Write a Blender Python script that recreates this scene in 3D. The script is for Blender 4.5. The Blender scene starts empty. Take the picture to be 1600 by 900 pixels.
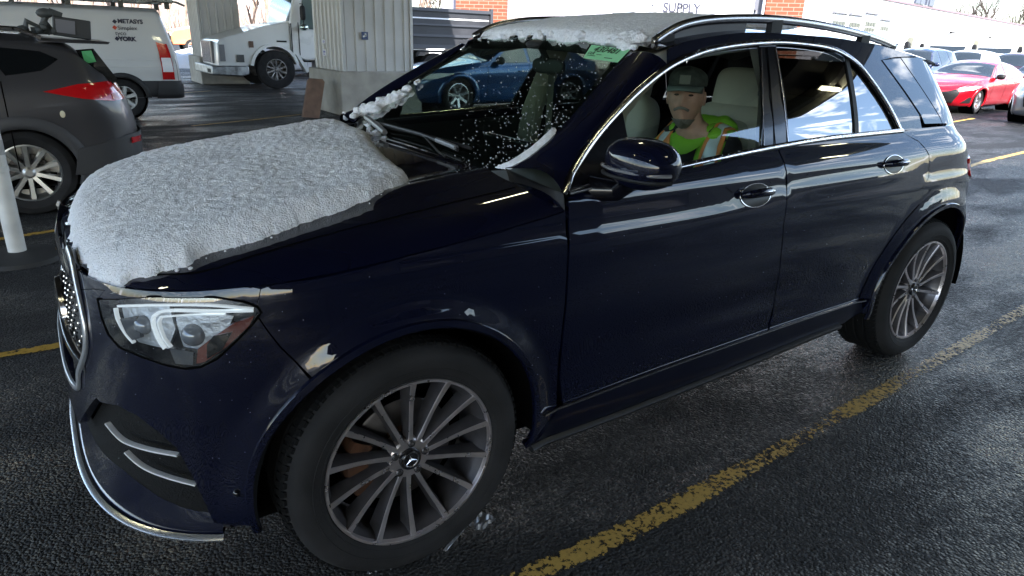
import bpy, bmesh, math, random
import numpy as np
from mathutils import Vector, Matrix, noise
from mathutils.geometry import delaunay_2d_cdt
random.seed(7)
sc = bpy.context.scene
COL = sc.collection
R = math.radians

# ------------------------------------------------------------------ camera
CAMP = np.array([-0.752, -2.513, 1.582]); YAW, PIT, ROL, FPX = 0.6088, 0.3527, 0.0335, 1054.6
def _basis():
    F = np.array([math.sin(YAW)*math.cos(PIT), math.cos(YAW)*math.cos(PIT), -math.sin(PIT)])
    Rr = np.array([math.cos(YAW), -math.sin(YAW), 0.0]); U = np.cross(Rr, F)
    c, s = math.cos(ROL), math.sin(ROL)
    return F, c*Rr+s*U, -s*Rr+c*U
CF, CR, CU = _basis()
cd = bpy.data.cameras.new("camera"); cam = bpy.data.objects.new("camera", cd); COL.objects.link(cam)
cd.sensor_width = 36; cd.lens = 36*FPX/1600; cd.clip_start = .05; cd.clip_end = 3000
cam.matrix_world = Matrix(((CR[0], CU[0], -CF[0], CAMP[0]), (CR[1], CU[1], -CF[1], CAMP[1]), (CR[2], CU[2], -CF[2], CAMP[2]), (0, 0, 0, 1)))
sc.camera = cam
sc.render.resolution_x = 1024; sc.render.resolution_y = 576

# ------------------------------------------------------------------ world, sun, exposure
SUN_EL, SUN_AZ = 40, -14          # azimuth: degrees from -Y towards +X of where the sun stands
sd = Vector((math.sin(R(SUN_AZ))*math.cos(R(SUN_EL)), -math.cos(R(SUN_AZ))*math.cos(R(SUN_EL)), math.sin(R(SUN_EL))))
W = bpy.data.worlds.new("World"); sc.world = W; W.use_nodes = True
nt = W.node_tree; bg = nt.nodes["Background"]; bg.inputs[1].default_value = 0.13
sky = nt.nodes.new("ShaderNodeTexSky"); sky.sky_type = 'NISHITA'; sky.sun_disc = False
sky.sun_elevation = R(SUN_EL); sky.sun_rotation = math.atan2(sd.x, sd.y)
sky.air_density = 1.0; sky.dust_density = .6; sky.ozone_density = 1.5
def wn(t, **k):
    n = nt.nodes.new(t)
    for a, b in k.items(): setattr(n, a, b)
    return n
tc = wn("ShaderNodeTexCoord"); sx = wn("ShaderNodeSeparateXYZ"); nt.links.new(tc.outputs["Generated"], sx.inputs[0])
mx = wn("ShaderNodeMath", operation='MAXIMUM'); nt.links.new(sx.outputs[2], mx.inputs[0]); mx.inputs[1].default_value = .05
dx = wn("ShaderNodeMath", operation='DIVIDE'); dy = wn("ShaderNodeMath", operation='DIVIDE')
nt.links.new(sx.outputs[0], dx.inputs[0]); nt.links.new(mx.outputs[0], dx.inputs[1])
nt.links.new(sx.outputs[1], dy.inputs[0]); nt.links.new(mx.outputs[0], dy.inputs[1])
cx = wn("ShaderNodeCombineXYZ"); nt.links.new(dx.outputs[0], cx.inputs[0]); nt.links.new(dy.outputs[0], cx.inputs[1])
cn = wn("ShaderNodeTexNoise"); cn.inputs["Scale"].default_value = 1.7; cn.inputs["Detail"].default_value = 7; cn.inputs["Roughness"].default_value = .58
nt.links.new(cx.outputs[0], cn.inputs["Vector"])
cr = wn("ShaderNodeValToRGB"); cr.color_ramp.elements[0].position = .53; cr.color_ramp.elements[1].position = .66
nt.links.new(cn.outputs["Fac"], cr.inputs[0])
cm = wn("ShaderNodeMixRGB"); nt.links.new(cr.outputs[0], cm.inputs[0]); nt.links.new(sky.outputs[0], cm.inputs[1])
cm.inputs[2].default_value = (11.5, 11.8, 12.4, 1)
nt.links.new(cm.outputs[0], bg.inputs[0])
sl = bpy.data.lights.new("sun", 'SUN'); sl.energy = 4.2; sl.angle = R(.53); sl.color = (1, .955, .89)
sun = bpy.data.objects.new("sun", sl); COL.objects.link(sun); sun.rotation_euler = (-sd).to_track_quat('-Z', 'Y').to_euler()
sc.view_settings.view_transform = 'Standard'; sc.view_settings.look = 'None'
sc.view_settings.exposure = 2.35; sc.view_settings.gamma = 1; sc.view_settings.use_curve_mapping = False
sc.render.engine = 'CYCLES'; sc.cycles.max_bounces = 9; sc.cycles.transparent_max_bounces = 16
sc.cycles.caustics_reflective = False; sc.cycles.caustics_refractive = False; sc.cycles.sample_clamp_indirect = 6
sc.cycles.use_denoising = True

# ------------------------------------------------------------------ pixel <-> place
def ray(u, v): return CF+(u-800)/FPX*CR-(v-450)/FPX*CU
def at(u, v, z=None, y=None, x=None, d=None):
    q = ray(u, v)
    t = d if d is not None else (z-CAMP[2])/q[2] if z is not None else (y-CAMP[1])/q[1] if y is not None else (x-CAMP[0])/q[0]
    return CAMP+t*q
def pr(P):
    d = np.asarray(P)-CAMP; k = d@CF
    return np.array([800+FPX*(d@CR)/k, 450-FPX*(d@CU)/k])

# ------------------------------------------------------------------ materials
MATS = {}
def M(name, col, rough=.5, metal=0., coat=0., bump=None, var=None, spec=.5, emit=None, coatr=.03, sub=0, wet=None):
    if name in MATS: return MATS[name]
    m = bpy.data.materials.new(name); m.use_nodes = True; n = m.node_tree; b = n.nodes["Principled BSDF"]
    b.inputs["Base Color"].default_value = (*col, 1); b.inputs["Roughness"].default_value = rough; b.inputs["Metallic"].default_value = metal
    b.inputs["Coat Weight"].default_value = coat; b.inputs["Coat Roughness"].default_value = coatr; b.inputs["Specular IOR Level"].default_value = spec
    if sub: b.inputs["Subsurface Weight"].default_value = sub; b.inputs["Subsurface Radius"].default_value = (.02, .025, .03)
    if emit: b.inputs["Emission Color"].default_value = (*emit[:3], 1); b.inputs["Emission Strength"].default_value = emit[3]
    t = n.nodes.new("ShaderNodeTexCoord")
    if var:   # (scale, amount)
        z = n.nodes.new("ShaderNodeTexNoise"); z.inputs["Scale"].default_value = var[0]; z.inputs["Detail"].default_value = 6
        n.links.new(t.outputs["Object"], z.inputs["Vector"])
        r = n.nodes.new("ShaderNodeMapRange"); r.inputs[1].default_value = .3; r.inputs[2].default_value = .7; r.inputs[3].default_value = 1-var[1]; r.inputs[4].default_value = 1+var[1]
        n.links.new(z.outputs["Fac"], r.inputs[0])
        x = n.nodes.new("ShaderNodeVectorMath"); x.operation = 'SCALE'; x.inputs[0].default_value = col
        n.links.new(r.outputs[0], x.inputs["Scale"]); n.links.new(x.outputs[0], b.inputs["Base Color"])
        r2 = n.nodes.new("ShaderNodeMapRange"); r2.inputs[3].default_value = max(0, rough-.12); r2.inputs[4].default_value = min(1, rough+.12)
        n.links.new(z.outputs["Fac"], r2.inputs[0]); n.links.new(r2.outputs[0], b.inputs["Roughness"])
    if bump:  # (scale, strength, distance)
        z = n.nodes.new("ShaderNodeTexNoise"); z.inputs["Scale"].default_value = bump[0]; z.inputs["Detail"].default_value = 8; z.inputs["Roughness"].default_value = .6
        n.links.new(t.outputs["Object"], z.inputs["Vector"])
        u = n.nodes.new("ShaderNodeBump"); u.inputs["Strength"].default_value = bump[1]; u.inputs["Distance"].default_value = bump[2]
        n.links.new(z.outputs["Fac"], u.inputs["Height"]); n.links.new(u.outputs[0], b.inputs["Normal"])
    MATS[name] = m; return m
def glass(name, tint, refl=(1, 1, 1), ior=1.5, beads=False):
    if name in MATS: return MATS[name]
    m = bpy.data.materials.new(name); m.use_nodes = True; n = m.node_tree; n.nodes.clear()
    o = n.nodes.new("ShaderNodeOutputMaterial"); mix = n.nodes.new("ShaderNodeMixShader"); tr = n.nodes.new("ShaderNodeBsdfTransparent")
    g = n.nodes.new("ShaderNodeBsdfGlossy"); g.inputs["Roughness"].default_value = .01; g.inputs["Color"].default_value = (*refl, 1)
    f0 = ((ior-1)/(ior+1))**2
    lw = n.nodes.new("ShaderNodeLayerWeight"); lw.inputs[0].default_value = .5
    pw = n.nodes.new("ShaderNodeMath"); pw.operation = 'POWER'; pw.inputs[1].default_value = 4.2; n.links.new(lw.outputs["Facing"], pw.inputs[0])
    fr = n.nodes.new("ShaderNodeMath"); fr.operation = 'MULTIPLY_ADD'; fr.inputs[1].default_value = 1-f0*2; fr.inputs[2].default_value = f0*2; n.links.new(pw.outputs[0], fr.inputs[0])
    tr.inputs[0].default_value = (*tint, 1)
    n.links.new(fr.outputs[0], mix.inputs[0]); n.links.new(tr.outputs[0], mix.inputs[1]); n.links.new(g.outputs[0], mix.inputs[2])
    n.links.new(mix.outputs[0], o.inputs[0]); MATS[name] = m; return m

PAINT = M("navy_paint", (.0020, .0030, .0125), .55, 0, 1.0, coatr=.012, spec=.05)
BLACKGLOSS = M("gloss_black", (.004, .004, .006), .2, 0, .3)
BLACK = M("black_plastic", (.012, .012, .013), .55, spec=.25, bump=(400, .15, .001))
TREAD_SHADED = M("shaded_tread_rubber", (.006, .006, .0062), .85, spec=.15, bump=(220, .4, .003))  # wheel-arch shade put into the tread colour, darker than the sidewall rubber
LINER = M("dark_liner", (.0015, .0015, .0015), 1.0, spec=.05)
RUBBER = M("tyre_rubber", (.017, .0165, .017), .80, bump=(220, .3, .002), var=(9, .35), spec=.22)
CHROME = M("chrome_trim", (.62, .60, .60), .16, 1.0, bump=(900, .25, .0006))
ALU = M("brushed_aluminium", (.50, .48, .49), .30, 1.0, var=(30, .12))
RIMFACE = M("machined_rim_face", (.55, .50, .50), .30, .85, var=(25, .1))
RIMSIDE = M("grey_rim_paint", (.075, .07, .075), .38, .5, .3, var=(18, .3))
STEEL = M("brake_steel", (.13, .12, .12), .45, .9, var=(12, .4))
RUST = M("rusty_steel", (.07, .028, .012), .8, .2, var=(30, .4))
SNOW = M("snow", (.90, .905, .945), .7, bump=(190, 1.0, .009), sub=.08, var=(80, .10))
GLASSF = glass("front_door_glass", (.86, .92, .88), ior=1.75)
GLASSW = glass("windscreen_glass", (.54, .66, .57), ior=1.66)
GLASSR = glass("tinted_rear_glass", (.10, .105, .10), ior=2.1)
PRIV = M("dark_glazing", (.006, .007, .008), .03, 0, 0, spec=1.0)
CARGL = M("car_glazing", (.02, .025, .028), .04, 0, 0, spec=1.0)
BEIGE = M("beige_leather", (.42, .40, .34), .55, bump=(60, .2, .002), var=(5, .08))
BEIGED = M("beige_trim", (.34, .35, .30), .7, bump=(300, .2, .001))
DARKTRIM = M("dark_cabin_trim", (.018, .019, .020), .6, bump=(200, .3, .001))
LENS = glass("clear_lens", (.80, .82, .84), ior=1.6)
AMBER = M("amber_lens", (.42, .07, .01), .15, 0, .5)
REDLENS = M("red_lens", (.45, .008, .010), .12, 0, 1)
WHITELENS = M("white_lens", (.8, .8, .82), .12, 0, 1)
DROP = M("water_drops", (.30, .32, .33), .05, 0, 1)

# ------------------------------------------------------------------ object helpers
def tag(o, label, cat, group=None, kind=None):
    if label: o["label"] = label
    if cat: o["category"] = cat
    if group: o["group"] = group
    if kind: o["kind"] = kind
    return o
def empty(name, loc=(0, 0, 0), rz=0, label=None, cat=None, group=None):
    o = bpy.data.objects.new(name, None); COL.objects.link(o); o.location = loc; o.rotation_euler = (0, 0, rz); o.empty_display_size = .2
    return tag(o, label, cat, group)
def mesh(name, V, F, mat, parent=None, smooth=True, N=None, sharp=None):
    me = bpy.data.meshes.new(name); me.from_pydata([tuple(map(float, v)) for v in V], [], [tuple(f) for f in F]); me.validate()
    for m in (mat if isinstance(mat, (list, tuple)) else [mat]): me.materials.append(m)
    if smooth: me.polygons.foreach_set("use_smooth", [True]*len(me.polygons))
    if N is not None and len(me.vertices) == len(N): me.normals_split_custom_set_from_vertices([tuple(map(float, n)) for n in N])
    elif sharp is not None: me.set_sharp_from_angle(angle=R(sharp))
    me.update()
    o = bpy.data.objects.new(name, me); COL.objects.link(o)
    if parent is not None: o.parent = parent
    return o
class MB:
    """collects shapes into one mesh"""
    def __init__(s): s.V = []; s.F = []; s.mi = []
    def add(s, V, F, mi=0):
        b = len(s.V); s.V += [tuple(map(float, v)) for v in V]; s.F += [tuple(i+b for i in f) for f in F]; s.mi += [mi]*len(F); return s
    def box(s, c, h, rz=0, mi=0, top=1.0, M3=None):
        P = []
        for z in (-1, 1):
            k = top if z > 0 else 1
            for x, y in ((-1, -1), (1, -1), (1, 1), (-1, 1)): P.append(Vector((x*h[0]*k, y*h[1]*k, z*h[2])))
        if M3 is None: M3 = Matrix.Rotation(rz, 3, 'Z')
        P = [M3 @ p+Vector(c) for p in P]
        return s.add(P, [(3, 2, 1, 0), (4, 5, 6, 7), (0, 1, 5, 4), (1, 2, 6, 5), (2, 3, 7, 6), (3, 0, 4, 7)], mi)
    def tube(s, pts, rad, n=8, mi=0, caps=True, sq=None):
        pts = [Vector(p) for p in pts]; rr = rad if isinstance(rad, (list, tuple)) else [rad]*len(pts)
        V = []; up = None
        for i, p in enumerate(pts):
            a = pts[max(0, i-1)]; b = pts[min(len(pts)-1, i+1)]; t = (b-a).normalized()
            if up is None: up = Vector((0, 0, 1)) if abs(t.z) < .9 else Vector((1, 0, 0))
            x = t.cross(up).normalized(); y = x.cross(t).normalized(); up = y
            for k in range(n):
                an = 2*math.pi*k/n; V.append(p+x*math.cos(an)*rr[i]*(sq or 1)+y*math.sin(an)*rr[i])
        F = [(i*n+k, i*n+(k+1) % n, (i+1)*n+(k+1) % n, (i+1)*n+k) for i in range(len(pts)-1) for k in range(n)]
        if caps: F += [tuple(range(n))[::-1], tuple(range((len(pts)-1)*n, len(pts)*n))]
        return s.add(V, F, mi)
    def lathe(s, prof, c, axis='Y', n=48, mi=0, a0=0, a1=2*math.pi, jit=None):
        """prof: (r, h) pairs, h along axis"""
        V = []; full = abs(a1-a0-2*math.pi) < 1e-6; m = n if full else n+1
        for i in range(m):
            a = a0+(a1-a0)*i/n
            for r, h in prof:
                ca, sa = math.cos(a)*r, math.sin(a)*r
                V.append((c[0]+ca, c[1]+h, c[2]+sa) if axis == 'Y' else (c[0]+ca, c[1]+sa, c[2]+h) if axis == 'Z' else (c[0]+h, c[1]+ca, c[2]+sa))
        k = len(prof); F = []
        for i in range(n if full else n):
            j = (i+1) % m
            for q in range(k-1): F.append((i*k+q, i*k+q+1, j*k+q+1, j*k+q))
        return s.add(V, F, mi)
    def sphere(s, c, r, nu=16, nv=10, mi=0, M3=None, e=1.0):
        V = []; r = r if isinstance(r, (tuple, list)) else (r, r, r)
        f = lambda x: math.copysign(abs(x)**e, x)
        for i in range(nv+1):
            p = -math.pi/2+math.pi*i/nv
            for k in range(nu):
                a = 2*math.pi*k/nu; q = Vector((r[0]*f(math.cos(p))*f(math.cos(a)), r[1]*f(math.cos(p))*f(math.sin(a)), r[2]*f(math.sin(p))))
                if M3 is not None: q = M3 @ q
                V.append(q+Vector(c))
        F = [(i*nu+k, i*nu+(k+1) % nu, (i+1)*nu+(k+1) % nu, (i+1)*nu+k) for i in range(nv) for k in range(nu)]
        return s.add(V, F, mi)
    def build(s, name, mat, parent=None, smooth=True, sharp=35, bevel=None):
        o = mesh(name, s.V, s.F, mat, parent, smooth)
        me = o.data
        bm = bmesh.new(); bm.from_mesh(me)
        bmesh.ops.remove_doubles(bm, verts=bm.verts, dist=1e-5) if len(s.V) < 60000 else None
        bmesh.ops.recalc_face_normals(bm, faces=bm.faces); bm.to_mesh(me); bm.free()
        if isinstance(mat, (list, tuple)) and len(mat) > 1 and len(me.polygons) == len(s.mi): me.polygons.foreach_set("material_index", s.mi)
        if sharp and smooth: me.set_sharp_from_angle(angle=R(sharp))
        if bevel:
            b = o.modifiers.new("b", 'BEVEL'); b.width = bevel; b.segments = 2; b.limit_method = 'ANGLE'; b.angle_limit = R(40); b.harden_normals = False
        return o
def box(name, c, h, mat, parent=None, rz=0, bevel=None, M3=None):
    return MB().box(c, h, rz, M3=M3).build(name, mat, parent, smooth=bool(bevel), bevel=bevel)
def text(name, body, size, origin, xdir, zdir, mat, parent=None, depth=.002, align='LEFT', bold=0):
    cu = bpy.data.curves.new(name, 'FONT'); cu.body = body; cu.size = size; cu.extrude = depth; cu.align_x = align; cu.align_y = 'CENTER'; cu.offset = bold
    t = bpy.data.objects.new(name, cu); COL.objects.link(t); bpy.context.view_layer.update()
    me = bpy.data.meshes.new_from_object(t.evaluated_get(bpy.context.evaluated_depsgraph_get())); bpy.data.objects.remove(t)
    me.materials.clear(); me.materials.append(mat)
    x = Vector(xdir).normalized(); z = Vector(zdir); z = (z-x*z.dot(x)).normalized(); nrm = x.cross(z)
    mw = Matrix(((x.x, z.x, nrm.x, origin[0]), (x.y, z.y, nrm.y, origin[1]), (x.z, z.z, nrm.z, origin[2]), (0, 0, 0, 1)))
    me.transform(mw)
    o = bpy.data.objects.new(name, me); COL.objects.link(o)
    if parent is not None: o.parent = parent
    return o
def copy_tree(o, parent=None):
    c = o.copy(); COL.objects.link(c); c.parent = parent
    for ch in list(o.children): copy_tree(ch, c)
    return c

# ------------------------------------------------------------------ surface patches
def pchip(xs, ys):
    xs = list(map(float, xs)); ys = list(map(float, ys)); n = len(xs)
    h = [xs[i+1]-xs[i] for i in range(n-1)]; d = [(ys[i+1]-ys[i])/h[i] for i in range(n-1)]
    m = [0]*n; m[0] = d[0]; m[-1] = d[-1]
    for i in range(1, n-1):
        if d[i-1]*d[i] > 0:
            w1 = 2*h[i]+h[i-1]; w2 = h[i]+2*h[i-1]; m[i] = (w1+w2)/(w1/d[i-1]+w2/d[i])
    def f(x):
        if x <= xs[0]: return ys[0]+m[0]*(x-xs[0])
        if x >= xs[-1]: return ys[-1]+m[-1]*(x-xs[-1])
        lo, hi = 0, n-1
        while hi-lo > 1:
            k = (lo+hi)//2
            if xs[k] <= x: lo = k
            else: hi = k
        t = (x-xs[lo])/h[lo]; t2 = t*t; t3 = t2*t
        return (2*t3-3*t2+1)*ys[lo]+(t3-2*t2+t)*h[lo]*m[lo]+(-2*t3+3*t2)*ys[lo+1]+(t3-t2)*h[lo]*m[lo+1]
    return f
def sst(a, b, x):
    t = min(1, max(0, (x-a)/(b-a))); return t*t*(3-2*t)
def dens(poly, step):
    out = []
    for i in range(len(poly)):
        a = np.array(poly[i]); b = np.array(poly[(i+1) % len(poly)]); n = max(1, int(math.ceil(np.linalg.norm(b-a)/step)))
        for k in range(n): out.append(tuple(a+(b-a)*k/n))
    return out
def smoothpoly(pts, n=6, closed=False):
    """Catmull-Rom through the points"""
    P = [np.array(p, float) for p in pts]; m = len(P); out = []
    rng = range(m) if closed else range(m-1)
    for i in rng:
        p1 = P[i]; p2 = P[(i+1) % m]
        p0 = P[i-1] if (closed or i > 0) else p1; p3 = P[(i+2) % m] if (closed or i+2 < m) else p2
        for k in range(n):
            t = k/n
            out.append(tuple(.5*((2*p1)+(-p0+p2)*t+(2*p0-5*p1+4*p2-p3)*t*t+(-p0+3*p1-3*p2+p3)*t**3)))
    if not closed: out.append(tuple(P[-1]))
    return out
def inside(P, poly):
    P = np.asarray(P); q = np.asarray(poly); r = np.zeros(len(P), bool); n = len(q); j = n-1
    for i in range(n):
        yi, yj = q[i, 1], q[j, 1]; xi, xj = q[i, 0], q[j, 0]
        if yi != yj:
            c = ((yi > P[:, 1]) != (yj > P[:, 1])) & (P[:, 0] < (xj-xi)*(P[:, 1]-yi)/(yj-yi)+xi)
            r ^= c
        j = i
    return r
def pdist(P, poly, closed=True):
    P = np.asarray(P); q = np.asarray(poly); d = np.full(len(P), 1e9); n = len(q)
    for i in range(n if closed else n-1):
        a = q[i]; b = q[(i+1) % n]; ab = b-a; L = max(ab@ab, 1e-12)
        t = np.clip(((P-a)@ab)/L, 0, 1); e = P-(a+t[:, None]*ab); d = np.minimum(d, np.hypot(e[:, 0], e[:, 1]))
    return d
def area2(p): return sum(p[i][0]*p[(i+1) % len(p)][1]-p[(i+1) % len(p)][0]*p[i][1] for i in range(len(p)))/2
def inset(poly, g):
    """move every edge inwards by g (vertex normals)"""
    n = len(poly); s = 1 if area2(poly) > 0 else -1; out = []
    for i in range(n):
        a = np.array(poly[i-1]); b = np.array(poly[i]); c = np.array(poly[(i+1) % n])
        u = b-a; w = c-b; u = u/max(np.linalg.norm(u), 1e-9); w = w/max(np.linalg.norm(w), 1e-9)
        n1 = np.array((-u[1], u[0]))*s; n2 = np.array((-w[1], w[0]))*s; m = n1+n2; k = m@m
        m = m/max(k, .5)*2 if k > 0 else n1
        out.append(tuple(b+m*g))
    return out
def triang(poly, holes=(), step=.05):
    poly = dens(poly, step); holes = [dens(h, step) for h in holes]
    A = np.array(poly); lo = A.min(0); hi = A.max(0)
    gx = np.arange(lo[0], hi[0]+step, step); gy = np.arange(lo[1], hi[1]+step, step*.866)
    G = np.array([(x+(step/2 if j % 2 else 0), y) for j, y in enumerate(gy) for x in gx])
    ok = inside(G, poly) & (pdist(G, poly) > step*.45)
    for h in holes: ok &= ~inside(G, h) & (pdist(G, h) > step*.45)
    G = G[ok]
    V = [Vector(p) for p in poly]; E = [(i, (i+1) % len(poly)) for i in range(len(poly))]
    for h in holes:
        b = len(V); V += [Vector(p) for p in h]; E += [(b+i, b+(i+1) % len(h)) for i in range(len(h))]
    V += [Vector(p) for p in G]
    v, e, f, *_ = delaunay_2d_cdt(V, E, [], 0, 1e-6)
    v = np.array([tuple(p) for p in v]); f = [t for t in f if len(t) == 3]
    C = np.array([v[list(t)].mean(0) for t in f]); ok = inside(C, poly)
    for h in holes: ok &= ~inside(C, h)
    f = [tuple(t) for t, k in zip(f, ok) if k]
    return v, f
def fnorm(fm, a, b, h=1e-3):
    p = np.array(fm(a+h, b))-np.array(fm(a-h, b)); q = np.array(fm(a, b+h))-np.array(fm(a, b-h))
    n = np.cross(p, q); l = np.linalg.norm(n); return n/l if l > 1e-12 else np.array((0, 0, 1.))
def patch(name, poly, fm, mat, parent=None, holes=(), step=.05, off=0., rim=.012, flip=False, hfun=None, mirror=False, smoothn=True):
    """sheet over the parameter polygon, following surface fm(a,b); rim folds its edges inwards; returns the object"""
    v, f = triang(poly, holes, step); sg = -1 if flip else 1
    P = []; N = []
    for a, b in v:
        n = fnorm(fm, a, b)*sg; o = off+(hfun(a, b) if hfun else 0)
        P.append(np.array(fm(a, b))+n*o); N.append(n)
    # face orientation
    t = f[len(f)//2]; g = np.cross(P[t[1]]-P[t[0]], P[t[2]]-P[t[0]])
    F = [tuple(x) for x in f] if g@N[t[0]] > 0 else [tuple(x[::-1]) for x in f]
    if rim:
        cnt = {}
        for x in F:
            for i in range(3):
                e = (x[i], x[(i+1) % 3]); cnt[e] = 1
        bd = [e for e in cnt if (e[1], e[0]) not in cnt]
        mp = {}
        for e in bd:
            for k in e:
                if k not in mp:
                    mp[k] = (len(P), len(P)+1); P.append(P[k].copy()); P.append(P[k]-N[k]*rim); N.append(np.zeros(3)); N.append(np.zeros(3))
        for a, b in bd: F.append((mp[b][0], mp[a][0], mp[a][1], mp[b][1]))
    NN = N if (smoothn and hfun is None) else None
    o = mesh(name, P, F, mat, parent, True, NN)
    if mirror:
        P2 = [(p[0], -p[1], p[2]) for p in P]; F2 = [x[::-1] for x in F]; N2 = [(q[0], -q[1], q[2]) for q in N] if NN else None
        mesh(name, P2, F2, mat, parent, True, N2)
    return o
def ribbon(name, pts, nrm, wid, thk, mat, parent=None, side=None, closed=False, mirror=False):
    """strip of rectangular (rounded) section along 3D points; nrm = outward normals; centred on the points"""
    P = [Vector(p) for p in pts]; n = len(P); V = []; m = 6
    for i in range(n):
        a = P[i-1] if (i > 0 or closed) else P[i]; b = P[(i+1) % n] if (i < n-1 or closed) else P[i]
        t = (b-a).normalized(); N = Vector(nrm[i]).normalized(); s = t.cross(N).normalized()
        w = (wid[i] if isinstance(wid, (list, tuple)) else wid)/2
        for du, dn in ((-1, -.4), (-1, .5), (-.7, 1), (.7, 1), (1, .5), (1, -.4)): V.append(P[i]+s*du*w+N*dn*thk)
    F = []
    for i in range(n if closed else n-1):
        j = (i+1) % n
        for k in range(m): F.append((i*m+k, i*m+(k+1) % m, j*m+(k+1) % m, j*m+k))
    if not closed: F += [tuple(range(m)), tuple(range((n-1)*m, n*m))[::-1]]
    mb = MB().add(V, F); o = mb.build(name, mat, parent, sharp=50)
    if mirror:
        MB().add([(q[0], -q[1], q[2]) for q in V], F).build(name, mat, parent, sharp=50)
    return o
def loft(name, rows, mat, parent=None, mirror=False, closed=False, sharp=None):
    """rows: equal-length point rows"""
    n = len(rows[0]); V = [p for r in rows for p in r]; F = []
    for i in range(len(rows)-1):
        for k in range(n if closed else n-1): F.append((i*n+k, i*n+(k+1) % n, (i+1)*n+(k+1) % n, (i+1)*n+k))
    o = MB().add(V, F).build(name, mat, parent, sharp=sharp)
    if mirror: MB().add([(q[0], -q[1], q[2]) for q in V], F).build(name, mat, parent, sharp=sharp)
    return o

# ================================================================== the large structure: ground, canopy, buildings
def groundmat(name, col, wetlo, wethi, ice=0.):
    m = bpy.data.materials.new(name); m.use_nodes = True; n = m.node_tree; b = n.nodes["Principled BSDF"]
    L = n.links.new; tcn = n.nodes.new("ShaderNodeTexCoord")
    def nz(scale, det, rough=.55, stretch=None):
        z = n.nodes.new("ShaderNodeTexNoise"); z.inputs["Scale"].default_value = scale; z.inputs["Detail"].default_value = det; z.inputs["Roughness"].default_value = rough
        if stretch:
            mp = n.nodes.new("ShaderNodeMapping"); mp.inputs["Scale"].default_value = stretch; L(tcn.outputs["Object"], mp.inputs[0]); L(mp.outputs[0], z.inputs["Vector"])
        else: L(tcn.outputs["Object"], z.inputs["Vector"])
        return z
    def rng(src, a, bb, c, d):
        r = n.nodes.new("ShaderNodeMapRange"); r.inputs[1].default_value = a; r.inputs[2].default_value = bb; r.inputs[3].default_value = c; r.inputs[4].default_value = d
        L(src, r.inputs[0]); return r.outputs[0]
    vor = n.nodes.new("ShaderNodeTexVoronoi"); vor.inputs["Scale"].default_value = 92; L(tcn.outputs["Object"], vor.inputs["Vector"])
    fine = nz(60, 8, .75); big = nz(.9, 5, .6, (.55, 1.3, 1)); mid = nz(7, 5)
    wet = rng(big.outputs["Fac"], .42, .60, 0, 1)
    ro = n.nodes.new("ShaderNodeMix"); ro.data_type = 'FLOAT'; ro.inputs[2].default_value = wethi; ro.inputs[3].default_value = wetlo; L(wet, ro.inputs[0])
    rr = n.nodes.new("ShaderNodeMath"); rr.operation = 'MULTIPLY_ADD'; L(mid.outputs["Fac"], rr.inputs[0]); rr.inputs[1].default_value = .16; L(ro.outputs[0], rr.inputs[2])
    vr = n.nodes.new("ShaderNodeSeparateColor"); L(vor.outputs["Color"], vr.inputs[0]); r3 = n.nodes.new("ShaderNodeMath"); r3.operation = 'MULTIPLY_ADD'; L(vr.outputs[1], r3.inputs[0]); r3.inputs[1].default_value = .40; L(rr.outputs[0], r3.inputs[2]); r4 = n.nodes.new("ShaderNodeMath"); r4.operation = 'SUBTRACT'; L(r3.outputs[0], r4.inputs[0]); r4.inputs[1].default_value = .18; r4.use_clamp = True
    L(r4.outputs[0], b.inputs["Roughness"])
    # stones: pale and dark grains
    ramp = n.nodes.new("ShaderNodeValToRGB"); e = ramp.color_ramp.elements; e[0].position = .0; e[0].color = (*[c*.15 for c in col], 1); e[1].position = 1; e[1].color = (*[c*16 for c in col], 1)
    k2 = ramp.color_ramp.elements.new(.95); k2.color = (*[c*3.2 for c in col], 1); k = ramp.color_ramp.elements.new(.62); k.color = (*col, 1)
    L(vor.outputs["Color"], ramp.inputs[0])
    mul = n.nodes.new("ShaderNodeMix"); mul.data_type = 'RGBA'; mul.blend_type = 'MULTIPLY'; mul.inputs[0].default_value = 1
    L(ramp.outputs[0], mul.inputs[6])
    gv = n.nodes.new("ShaderNodeCombineColor"); v = rng(big.outputs["Fac"], .35, .65, 1.25, .72)
    for i in range(3): L(v, gv.inputs[i])
    L(gv.outputs[0], mul.inputs[7]); L(mul.outputs[2], b.inputs["Base Color"])
    add = n.nodes.new("ShaderNodeMath"); add.operation = 'MULTIPLY_ADD'; L(vor.outputs["Distance"], add.inputs[0]); add.inputs[1].default_value = -1.4; fs = n.nodes.new("ShaderNodeMath"); fs.operation = 'MULTIPLY'; fs.inputs[1].default_value = .8; L(fine.outputs["Fac"], fs.inputs[0]); L(fs.outputs[0], add.inputs[2])
    bp = n.nodes.new("ShaderNodeBump"); bp.inputs["Strength"].default_value = 1.0; bp.inputs["Distance"].default_value = .022; L(add.outputs[0], bp.inputs["Height"])
    L(bp.outputs[0], b.inputs["Normal"]); b.inputs["Specular IOR Level"].default_value = .28
    MATS[name] = m; return m
ASPH = groundmat("wet_asphalt", (.010, .0098, .0105), .22, .60)
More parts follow.
